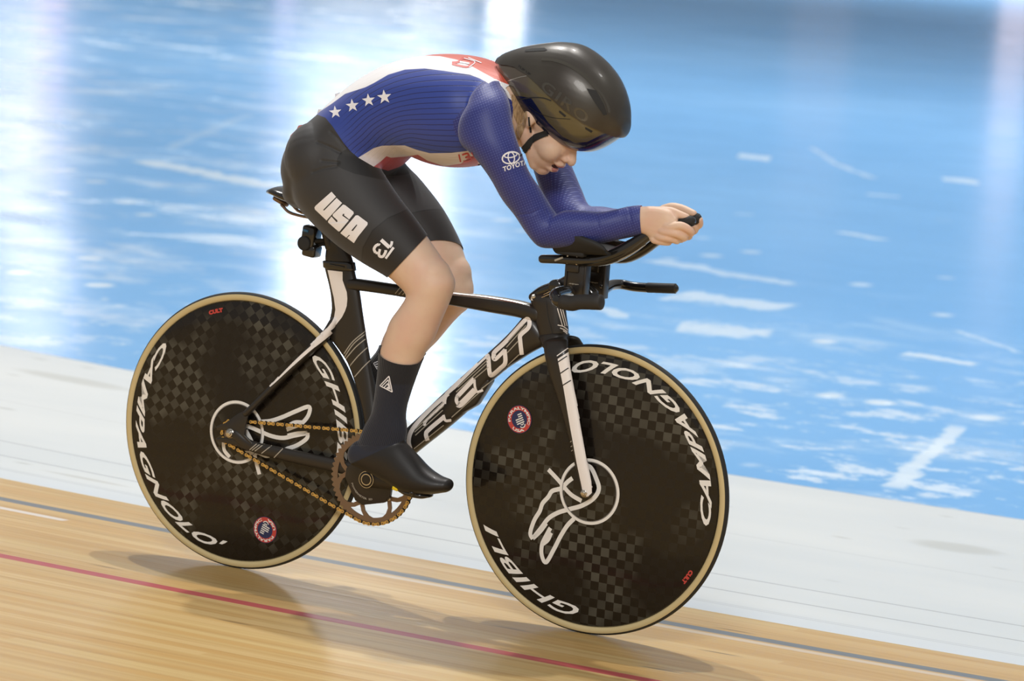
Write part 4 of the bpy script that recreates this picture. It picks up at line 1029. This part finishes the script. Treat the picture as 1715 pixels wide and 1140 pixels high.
# hems: thighs
sd_n = hem(SV, (714, 395), (649, 464), -.104, .33); sd_f = hem(SV, (770, 405), (717, 424), .106, -.33)
ref_n = hem(np.array([P(600, 380, -.1)]), (714, 395), (649, 464), -.104, .33)[0]; ref_f = hem(np.array([P(660, 330, .1)]), (770, 405), (717, 424), .106, -.33)[0]
sd = np.full(len(SV), 1.)
q = proj(SV)
low = SV[:, 2] < .99; legx = q[:, 0] < 830
m = low & legx & (SV[:, 1] < 0); sd[m] = sd_n[m] * np.sign(ref_n)
m = low & legx & (SV[:, 1] >= 0); sd[m] = sd_f[m] * np.sign(ref_f)
# cuffs
for y, u, v, m in ((-.045, 1075, 368, (SV[:, 1] < 0) & (q[:, 0] > 1040)), (.041, 1100, 368, (SV[:, 1] >= 0) & (q[:, 0] > 1050))):
    c_ = P(u, v, y); tdir = P(u, v, y) - P(u - 25, v + 1, y + (-.01 if y < 0 else .01)); tdir /= np.linalg.norm(tdir); sd[m] = np.minimum(sd[m], -((SV - c_) @ tdir)[m])
# neckline
qm = mirror_proj(SV)
neck_line = [(850, 60), (853, 130), (858, 163), (860, 185), (852, 200), (850, 206), (858, 218), (862, 300)]
m = (np.abs(SV[:, 1]) < .085) & (q[:, 1] < 300) & (q[:, 0] > 800) & (q[:, 0] < 960)
cn = P(852, 188, 0); ndir = P(880, 205, 0) - P(845, 180, 0); ndir /= np.linalg.norm(ndir)
sd[m] = np.minimum(sd[m], -((SV - cn) @ ndir)[m])
SV, SF, _ = clip(SV, SF, sd)
# creases of the cloth at the hip
def crease(V, N, lines, depth, wpx):
    q = proj(V); near = (V[:, 1] < -.02) & (N @ CD < 0)
    for l in lines:
        l = np.array(l, float); t = np.abs(sdl(q, l)); V = V - N * (depth * np.exp(-(t / wpx) ** 2) * near)[:, None]
    return V
def c8(l): return [(470 + a / 8.145, 180 + b / 8.145) for a, b in l]
N_ = normals(SV, SF)
HIP = [c8([(500, 470), (650, 530), (810, 610)]), c8([(560, 725), (700, 740), (790, 750)]), c8([(440, 880), (580, 830), (760, 800)]), c8([(680, 330), (760, 400), (880, 540)])]
for _ in range(1): pass
SV = crease(SV, N_, [c8([(500, 470), (650, 530), (810, 610)]), c8([(560, 725), (700, 740), (790, 750)]), c8([(440, 880), (580, 830), (760, 800)]), c8([(680, 330), (760, 400), (880, 540)])], .0026, 2.2)
SV = crease(SV, N_, [[(914, 352), (920, 362), (917, 388)], [(998, 357), (1001, 370), (1003, 382)], [(1053, 349), (1056, 365), (1059, 384)], [(868, 360), (890, 358), (904, 350)]], .0016, 1.6)
q = mirror_proj(SV); dt = bdist(SV, sv['torso']); da = np.minimum(bdist(SV, sv['arm']), bdist(SV, sv['farm'])); dl = np.minimum(bdist(SV, sv['thigh']), bdist(SV, sv['fthigh']))
L_back = [(500, 212), (529, 191), (555, 174), (578, 157), (612, 146), (626, 139), (650, 125), (678, 116.5), (711, 114.5), (744, 118.5), (787, 125), (803, 131), (830, 146), (853, 165), (880, 185)]
L_red = [(500, 150), (640, 100), (694, 92), (737, 94), (765, 100), (790, 111), (801, 117), (830, 133), (850, 141), (880, 150)]
L_belly = [(596, 268), (600, 264), (626, 248), (640, 244), (661, 243.5), (678, 243.5), (697, 250.6), (720, 256.6), (756, 256), (789, 252), (830, 246)]
L_bred = [(600, 300), (626, 279), (638, 270), (647, 261.5), (655, 264), (680, 262), (700, 259), (716, 269), (744, 278), (772, 274), (786, 263), (800, 258), (830, 255)]
L_waist = [(500, 150), (520, 190), (529, 191), (545, 197), (557, 211.6), (566.6, 225.8), (576, 240), (588, 254), (599.7, 263.7), (626, 279), (647, 285), (665, 291), (720, 310)]
L_seam = [(674, 355), (650, 365), (624, 386), (608, 415), (606, 434)]
L_sl = [(880, 135), (850, 150), (828, 156), (800, 164), (776, 181), (757, 205), (754, 219), (770, 236), (797, 262), (815, 285), (840, 340)]
att = dict(px=q[:, 0], py=q[:, 1], back=sdl(q, L_back), red=sdl(q, L_red), belly=sdl(q, L_belly), bred=sdl(q, L_bred), sleeve=np.where((da < dt + .02) & (np.abs(SV[:, 1]) > .05), np.maximum(-sdl(q, L_sl), np.where(da < dt, np.maximum((q[:, 1] - 212) * .7, (SV[:, 0] - .62) * 700), -40.)), -40.), st=section_t(q, TORSO), waist=-sdl(q, L_waist))
att['waist'] = np.where(da < dt, 40., att['waist'])
keys = list(att); 
# jersey and shorts are two pieces of the suit
JV, JF, JX = clip(SV, SF, att['waist'], [att[k] for k in keys]); KV, KF, KX = clip(SV, SF, -att['waist'], [att[k] for k in keys])
JA = dict(zip(keys, JX)); KA = dict(zip(keys, KX))

def jersey_mat():
    m = mat('stretch_jersey', (.03, .06, .35), .5, sheen=.25); n = NT(m)
    px, py, back, red, belly, bred, slv, st = [n.attr(k) for k in ('px', 'py', 'back', 'red', 'belly', 'bred', 'sleeve', 'st')]
    blue = (.022, .048, .30); white = (.90, .885, .90); redc = (.60, .085, .045)
    # pin-tucks that follow the trunk
    ph = n.math('MULTIPLY', n.math('ADD', st, n.math('MULTIPLY', n.math('SUBTRACT', n.noise(n.comb(n.math('MULTIPLY', px, .012), st), 1.), .5), .02)), 20.)
    fr_ = n.math('ABSOLUTE', n.math('SUBTRACT', n.math('FRACT', ph), .5)); line = n.step(fr_, .10, .04)
    line = n.math('MULTIPLY', line, n.step(px, 560., 600.))
    body = n.mix(line, (.024, .055, .32), (.008, .015, .11))
    sat = n.step(px, 640., 600.)
    # sleeve dimples
    a1 = n.math('SINE', n.math('MULTIPLY', n.math('ADD', px, n.math('MULTIPLY', py, .45)), .95)); a2 = n.math('SINE', n.math('MULTIPLY', n.math('SUBTRACT', py, n.math('MULTIPLY', px, .45)), .95))
    dim = n.step(n.math('MULTIPLY', a1, a2), .15, .75)
    sleeve = n.mix(dim, (.020, .030, .20), (.055, .075, .30))
    c = n.mix(n.step(slv, -1., 1.), body, sleeve)
    ntors = n.step(slv, 1., -1.)
    c = n.mix(n.math('MULTIPLY', n.step(back, .6, -.6), n.step(slv, 30., 28.)), c, white)
    c = n.mix(n.math('MULTIPLY', n.step(red, .6, -.6), ntors), c, redc)
    c = n.mix(n.math('MULTIPLY', n.step(belly, -.6, .6), ntors), c, (.70, .64, .64))
    c = n.mix(n.math('MULTIPLY', n.step(bred, -.6, .6), ntors), c, (.42, .03, .035))
    n.color(c); n.bump(n.math('ADD', n.math('MULTIPLY', n.math('MULTIPLY', line, -1.), ntors), n.math('MULTIPLY', dim, n.step(slv, -1., 1.))), .35, .0008)
    return m
def shorts_mat():
    m = mat('black_stretch_shorts', (.03, .03, .032), .62, sheen=.15); n = NT(m); px, py = n.attr('px'), n.attr('py'); pan, seam = n.attr('panel'), n.attr('seam')
    c = n.mix(n.step(seam, -.8, .8), (.034, .033, .034), (.017, .0145, .0135)); c = n.mix(n.step(pan, -.6, .6), c, (.010, .0095, .010))
    c = n.mix(n.step(n.math('ABSOLUTE', seam), 1.6, .6), c, (.010, .009, .009)); n.color(c)
    n.bump(n.noise(n.comb(px, py), .9, 2.), .12, .0006); return m
m_jersey = jersey_mat(); m_shorts = shorts_mat()
m_print = mat('white_print', (.90, .88, .91), .5); m_rprint = mat('red_shirt_print', (.55, .06, .045), .5)
jm = MB(); jm.add(JV, JF); nJ = len(JV); jb = jm.bvh()
def star(cx, cy, r, a0=-90.):
    pts = []
    for k in range(10):
        a = math.radians(a0 + k * 36); rr = r if k % 2 == 0 else r * .40; pts.append((cx + rr * math.cos(a), cy + rr * math.sin(a)))
    return pts
for cx, cy, r in ((562, 188, 11), (590.5, 177, 11.5), (617.5, 168, 11.5), (644, 162.5, 12.5)):
    V2, F = poly2d(star(cx, cy, r, -96)); lay(jm, V2, F, jb, 1)
# round marque and letters on the sleeve
def ell(cx, cy, rx, ry, rot, w, a0=0, a1=360):
    t = np.radians(np.linspace(a0, a1, 33)); c_, s_ = math.cos(math.radians(rot)), math.sin(math.radians(rot)); x = rx * np.cos(t); y = ry * np.sin(t)
    return stroke2d(np.stack([cx + x * c_ - y * s_, cy + x * s_ + y * c_], -1), w, 1)
for a in ((855.5, 264, 14.5, 9.6, -12, 2.2), (856, 264, 5.2, 9.2, -8, 1.9), (855, 259.5, 10.5, 4.2, -10, 1.8)):
    V2, F = ell(*a); lay(jm, V2, F, jb, 1, L=3)
T, F, w_ = text2d('TOYOTA', .03, space=1.05); lay(jm, place2d(T, (843, 287.5), np.array([41, -13]) / w_, (-1.2, -8.2)), F, jb, 1, L=3)
# race number on the chest
V2, F = stroke2d([(765, 270.5), (772, 257)], 2.2) if False else stroke2d([(768.5, 258), (771.5, 271)], 2.4); lay(jm, V2, F, jb, 2, L=3)
V2, F = stroke2d([(774, 259), (782, 256.5), (785, 260), (780, 263.5), (786, 262), (790, 266), (783, 270), (776, 269.5)], 2.8); lay(jm, V2, F, jb, 2, L=3)
V2, F = stroke2d([(790, 254.5), (793.5, 263.5)], 1.6); lay(jm, V2, F, jb, 2, L=3)
# letters across the shoulders
for l, w, mi in [([(757, 107), (768, 110), (784, 112), (792, 103), (776, 98), (768, 104), (757, 105)], 3.6, 2), ([(770, 104), (786, 107)], 2.6, 1), ([(784, 97), (806, 106)], 1.2, 1), ([(777, 98), (795, 104), (786, 113)], 1.2, 1)]:
    V2, F = stroke2d(l, w); lay(jm, V2, F, jb, mi, L=3, off=.0008 if mi == 2 else .0014)
nT = jm.n
def padatt(A, n): return {k: np.r_[v, np.zeros(n - len(v))] for k, v in A.items()}
o = rb(jm, 'jersey', [m_jersey, m_print, m_rprint], attrs=padatt(JA, nT)); lab(o, 'blue jersey with white stars, white and red back')
km = MB(); km.add(KV, KF); kb_ = km.bvh(); qk = np.stack([KA['px'], KA['py']], -1)
KA['seam'] = -sdl(qk, [(720, 330)] + L_seam + [(604, 460)])
pan = [(720, 330), (660, 305), (617, 296), (593, 290.5), (574, 283), (564, 277), (564.5, 266), (569.5, 256), (581, 249), (576, 240), (560, 200)]
KA['panel'] = sdl(qk, pan)
if np.mean(KA['panel'] > 0) > .5: KA['panel'] = -KA['panel']
if KA['seam'][np.argmin(np.linalg.norm(qk - (660, 430), axis=1))] < 0: KA['seam'] = -KA['seam']
# big lettering down the thigh, block letters drawn as in the photograph (crop scale 6.335)
def c3(l): return [(450 + a / 6.335, 290 + b / 6.335) for a, b in l]
for pl_ in ([(668, 196), (716, 250), (580, 388), (590, 396), (722, 262), (780, 316), (616, 500), (494, 384), (488, 362), (500, 344)],
            [(790, 332), (812, 338), (900, 408), (904, 428), (856, 490), (800, 444), (808, 432), (790, 430), (782, 450), (856, 500), (856, 512), (762, 614), (742, 616), (634, 522), (632, 506), (668, 458), (722, 518), (732, 512), (730, 498), (680, 452), (684, 434)],
            [(924, 448), (948, 446), (1050, 522), (1050, 546), (952, 668), (906, 740), (834, 686), (866, 654), (852, 654), (826, 682), (762, 634)]):
    V2, F = poly2d(c3(pl_)); lay(km, V2, F, kb_, 1)
V2, F = poly2d(c3([(936, 542), (942, 550), (896, 610), (880, 606)])); lay(km, V2, F, kb_, 0, off=.0016)
V2, F = poly2d(c3([(860, 492), (866, 498), (760, 626), (754, 618)])); lay(km, V2, F, kb_, 0, off=.0016)
def c4(l): return [(620 + a / 8.145, 380 + b / 8.145) for a, b in l]
for l, w in (([(150, 175), (205, 225), (265, 280)], 6.2), ([(265, 278), (290, 240), (298, 195)], 4.2), ([(75, 350), (55, 300), (80, 255), (120, 235)], 4.6), ([(75, 350), (120, 350), (135, 300)], 4.2), ([(120, 350), (130, 395), (175, 400), (210, 345), (215, 315)], 4.6), ([(120, 235), (135, 245)], 4.0)):
    V2, F = stroke2d(c4(l), w); lay(km, V2, F, kb_, 1, L=3)
V2, F = poly2d(c4([(308, 268), (335, 288), (225, 438), (200, 420)])); lay(km, V2, F, kb_, 1)
KA = padatt(KA, km.n); KA['seam'][nT * 0 + len(KV):] = -20; KA['panel'][len(KV):] = -20
o = rb(km, 'shorts', [m_shorts, m_print], attrs=KA); lab(o, 'black shorts with white USA and number 13')
# number tags showing at the back
mb = MB(); V, F = poly2d([(483, 236), (487, 226), (497, 216), (500, 210), (512, 208), (560, 232), (556, 262), (510, 248), (490, 238)]); mb.add([tuple(P(u, v, .06)) for u, v in V] + [tuple(P(u, v, .062)) for u, v in V], list(F) + [tuple(len(V) + i for i in f) for f in F])
rb(mb, 'race_number', mat('salmon_number_cloth', (.70, .26, .20), .6), smooth=False)
for pl_ in ([(561, 168), (561, 157), (572, 154), (577, 158), (592, 172), (584, 186)], [(531, 190), (533, 183), (539, 183), (556, 196), (548, 206)]):
    mb = MB(); V, F = poly2d(pl_); k = mb.n; mb.add([tuple(P(u, v, .03)) for u, v in V] + [tuple(P(u, v, .034)) for u, v in V], list(F) + [tuple(len(V) + i for i in f) for f in F])
    rb(mb, 'number_tag', m_print, smooth=False)

# ---- socks and shoe covers
def garment(keys_, infl, vox, cut, it=8, extra=None):
    d = vols(infl); L = [d[k] for k in keys_] + (extra or []); V, F = remesh(L, vox, it)
    for k in range(2): pass
    s_ = cut(V); return clip(V, F, s_)[:2]
def sock_cut(V):
    s_ = hem(V, (706, 606), (640, 582), -.117, .30); r_ = hem(np.array([P(650, 660, -.12)]), (706, 606), (640, 582), -.117, .30)[0]; return s_ * np.sign(r_)
V, F = garment(['calf', 'foot'], .0030, .0026, sock_cut)
m_sock = mat('ribbed_navy_sock', (.013, .016, .028), .8, sheen=.2); n = NT(m_sock); px, py, rib = n.attr('px'), n.attr('py'), n.attr('rib')
c = n.mix(n.step(py, 642., 646.), (.011, .011, .014), (.016, .020, .036)); rb_ = n.math('SINE', n.math('MULTIPLY', rib, 150.)); c = n.mix(n.step(rb_, .0, .9), c, (.008, .009, .015)); n.color(c); n.bump(rb_, .4, .0008)
def sock_attr(V): q = mirror_proj(V); return dict(px=q[:, 0], py=q[:, 1], rib=section_t(q, [(a, b, 0, 0) for a, b, _, _ in CALF]))
sm = MB(); sm.add(V, F); sb = sm.bvh()
def c6(l): return [(540 + a / 3.168, 540 + b / 3.168) for a, b in l]
tri_ = c6([(306, 335), (354, 284), (371, 368), (306, 335)])
for i in range(3): V2, F2 = stroke2d([tri_[i], tri_[i + 1]], 1.7); lay(sm, V2, F2, sb, 1, L=3)
for l in [[(316, 338), (350, 303), (360, 355)], [(328, 344), (348, 322), (354, 352)], [(340, 350), (347, 342), (350, 356)]]:
    l = c6(l)
    for i in range(2): V2, F2 = stroke2d([l[i], l[i + 1]], 1.5); lay(sm, V2, F2, sb, 1, L=3)
A = sock_attr(V); lab(rb(sm, 'sock', [m_sock, m_print], attrs=padatt(A, sm.n)), 'dark ribbed sock on the near leg')
def cover_cut(V):
    q = proj(V); return sdl(q, [(560, 790), (589, 776), (620, 762), (650, 748), (679, 736), (720, 716)])
d_ = vols(.0040); V, F = remesh([d_['foot'], d_['calf']], .0026, 7); V, F, _ = clip(V, F, cover_cut(V))
m_cover = mat('black_shoe_cover', (.014, .0125, .012), .48, coat=.05); sm = MB(); sm.add(V, F); lab(rb(sm, 'shoe_cover', m_cover), 'smooth black shoe cover on the near foot')
def fsock_cut(V):
    s_ = hem(V, (714, 591), (634, 580), .117, -.30); r_ = hem(np.array([P(630, 650, .12)]), (714, 591), (634, 580), .117, -.30)[0]; return s_ * np.sign(r_)
d_ = vols(.0030); V, F = remesh([d_['fcalf'], ffoot], .0030, 7); V, F, _ = clip(V, F, fsock_cut(V)); sm = MB(); sm.add(V, F); sb = sm.bvh()
for l in [[(626, 608), (633, 605)], [(626, 608), (632, 618)], [(629, 610), (634, 609)], [(630, 613), (635, 615)]]: V2, F2 = stroke2d(l, 1.5); lay(sm, V2, F2, sb, 1, L=3)
q = proj(V); A = dict(px=q[:, 0], py=q[:, 1], rib=section_t(q, [(a, b, 0, 0) for a, b, _, _ in FCALF])); lab(rb(sm, 'sock', [m_sock, m_print], attrs=padatt(A, sm.n)), 'dark ribbed sock on the far leg')
mb = MB(); mb.add(*tube([P(556, 718, .125), PEDF + (0, .118, .034), PEDF + (.06, .118, .020)], [.034, .034, .026], flat=(1.25, 1), n=24, sub=6)); lab(rb(mb, 'shoe_cover', m_cover), 'black shoe cover on the far foot')

# ---- helmet
HEL = [((838, 97), (839, 122), 0, .022), ((850, 90), (852, 152), 0, .050), ((866, 84), (864, 168), 0, .066), ((888, 78), (884, 188), 0, .080), ((913, 74), (906, 212), 0, .090), ((942, 72), (932, 236), 0, .096),
       ((972, 77), (962, 252), 0, .096), ((1000, 95), (988, 256), 0, .088), ((1024, 121), (1008, 250), 0, .074), ((1039, 149), (1024, 241), 0, .056), ((1046, 173), (1036, 233), 0, .040), ((1048, 194), (1043, 228), 0, .028)]
hm = MB(); hm.add(*ploft(HEL, n=48, sub=6, p=2.15, cap=.35)); HV, HFc = remesh([hm], .0028, 8)
L_shell = [(820, 100), (838, 109), (850, 110), (862, 113), (884, 126), (900, 141), (923, 164), (946, 185), (978, 207), (1005, 219), (1030, 228.5), (1044, 229), (1070, 232)]
q = mirror_proj(HV); sds = -sdl(q, L_shell); L_low = [(820, 124), (843, 128), (855, 150), (858, 164), (880, 170), (905, 200), (930, 232), (962, 252), (990, 257), (1030, 240), (1070, 228)]
A1, F1, _ = clip(HV, HFc, sds); A2, F2_, X2 = clip(HV, HFc, -sds, [sdl(q, [(830, 140), (857, 166), (869, 167), (886, 170), (912, 208), (938, 234), (962, 246), (985, 244), (1010, 232), (1040, 222)]), q[:, 0]])
N1 = normals(A1, F1); A1 = A1 + N1 * .003
m_shell = mat('satin_black_shell', (.05, .044, .037), .36, metal=.35, coat=.12); n = NT(m_shell); n.color(n.mix(n.step(n.noise(n.pos(), 9., 2.), .4, .65), (.052, .045, .038), (.066, .060, .050)))
m_gp = mat('gloss_print', (.050, .045, .035), .12, coat=.8)
sh_ = MB(); sh_.add(A1, F1)
k0 = len(A1); rim_src = {}                                                 # give the shell edge a thickness
ed = {}
for f in F1:
    for i in range(len(f)):
        a, b = f[i], f[(i + 1) % len(f)]; k = (min(a, b), max(a, b)); ed[k] = ed.get(k, 0) + 1 if k in ed else 1; rim_src[k] = (a, b)
bd = [rim_src[k] for k, c_ in ed.items() if c_ == 1]; ids = sorted({i for e in bd for i in e}); mp = {v: k for k, v in enumerate(ids)}
RV = np.concatenate([A1[ids], A1[ids] - N1[ids] * .0035]); sh_.add(RV, [(mp[b], mp[a], len(ids) + mp[a], len(ids) + mp[b]) for a, b in bd], 2)
hb = BVHTree.FromPolygons([tuple(p) for p in A1], F1)
def z2(l): return [(800 + a / 4.383, 50 + b / 4.383) for a, b in l]
for pl_ in ([(800, 430), (870, 445), (925, 545), (950, 620), (925, 628), (870, 550), (815, 462)], [(345, 150), (400, 137), (490, 132), (512, 148), (495, 155), (420, 158), (348, 162)]):
    V2, F2 = poly2d(z2(pl_)); lay(sh_, V2, F2, hb, 2, L=3)
for l, w in [([(865, 425), (915, 480), (955, 560), (965, 610)], 4.), ([(470, 215), (560, 222), (680, 265), (790, 345), (870, 430)], 5.5)]:
    V2, F2 = stroke2d(z2(l), w); lay(sh_, V2, F2, hb, 1, L=3)
T, F, w_ = text2d('GIRO', .02, space=1.15); lay(sh_, place2d(T, z2([(455, 430)])[0], np.array([330, 262]) / 4.383 / w_, (10, -15)), F, hb, 1, L=3, off=.0006)
T, F, w_ = text2d('FLIP UP', .03); lay(sh_, place2d(T, (868, 112), np.array([20, 15]) / w_, (1.4, -3.4)), F, hb, 2, L=2, off=.0007)
helm = rb(sh_, 'helmet', [m_shell, m_gp, m_rub]); lab(helm, 'satin black aero helmet')
m_vis = mat('mirror_visor', (.17, .145, .07), .2, metal=.2, coat=.5); n = NT(m_vis); bnd = n.attr('band'); vx = n.attr('vx')
c = n.mix(n.step(bnd, -6.5, -5.5), (.120, .102, .056), (.008, .012, .050)); c = n.mix(n.step(vx, 1000., 1020.), c, (.05, .09, .16)); c = n.mix(n.math('MULTIPLY', n.step(vx, 890., 880.), n.step(bnd, -12., -14.)), c, (.10, .08, .06)); n.color(c)
A2 = A2 - normals(A2, F2_) * .001
vm = MB(); vm.add(A2, F2_); vb = vm.bvh()
X2[0] = np.where(X2[0] > 3.0, 3.0, X2[0])
for pl_ in ([(598, 592), (608, 595), (650, 630), (640, 640), (598, 605)], [(790, 712), (845, 742), (835, 755), (790, 728)]):
    V2, F2 = poly2d(z2(pl_)); lay(vm, V2, F2, vb, 1, L=3)
for l in [[(215, 378), (300, 350), (360, 338)]]:
    V2, F2 = stroke2d(z2(l), 1.0); lay(vm, V2, F2, vb, 2, L=3)
for l in [[(300, 512), (400, 497), (480, 500), (540, 520)], [(378, 560), (450, 610), (560, 645), (680, 655)]]:
    V2, F2 = stroke2d(z2(l), 1.8 if l[0][0] == 300 else .8); lay(vm, V2, F2, vb, 1, L=3)
o = vm.build('visor', [m_vis, m_rub, m_steel], helm, attrs=padatt(dict(band=X2[0], vx=X2[1]), vm.n)); lab(o, 'gold mirrored wrap visor with navy edge')
# chin strap laid over cheek and jaw
fbody = BVHTree.FromPolygons([tuple(p) for p in BV], BF); st_ = MB()
for l, w, nm_ in [([(917, 222), (902, 228), (890, 235), (880, 248), (873, 258), (868, 264)], 10.5, 'chin_strap'), ([(886, 196), (887, 208), (888, 222)], 2.4, 'side_strap')]:
    st_ = MB(); V2, F2 = stroke2d(l, w); lay(st_, V2, F2, fbody, 0, off=.0026, L=4)
    V2, F2 = stroke2d(l, w * .98); lay(st_, V2, F2, fbody, 0, off=.0008, L=4)
    if w > 5:
        for l2 in [[(868, 262), (884, 251)], [(872, 256), (888, 246)]]: V2, F2 = stroke2d(l2, 2.); lay(st_, V2, F2, fbody, 0, off=.004, L=4)
    if st_.n: st_.build(nm_, m_rub, helm)
# hair at the nape, mouth and lips
m_hair = mat('fair_hair', (.40, .24, .11), .5, sheen=.3); n = NT(m_hair); hz = n.noise(n.comb(n.math('MULTIPLY', n.sep(n.pos())[0], 600.), n.math('MULTIPLY', n.sep(n.pos())[2], 60.)), 1., 2.); n.color(n.mix(n.step(hz, .35, .65), (.27, .16, .075), (.50, .33, .17))); n.bump(hz, .5, .001)
ha = MB(); V2, F2 = poly2d([(856, 158), (872, 166), (881, 178), (884, 195), (880, 212), (874, 226), (868, 236), (862, 224), (866, 208), (860, 194), (857, 180)]); lay(ha, V2, F2, fbody, 0, off=.0022, L=3)
if ha.n: rb(ha, 'hair', m_hair)
lips = MB()
m_lip = mat('lip', (.50, .20, .17), .45); m_mouth = mat('mouth_inside', (.05, .012, .012), .6)
lm = MB(); lm.add(*lip(.0570, .0298, .021, .0050)); rb(lm, 'upper_lip', m_lip); lm = MB(); lm.add(*lip(.0380, .0250, .019, .0058)); rb(lm, 'lower_lip', m_lip)
mm = MB(); mm.add(*hell(.0185, 0, .0475, .0085, .019, .0070)); rb(mm, 'mouth', m_mouth)
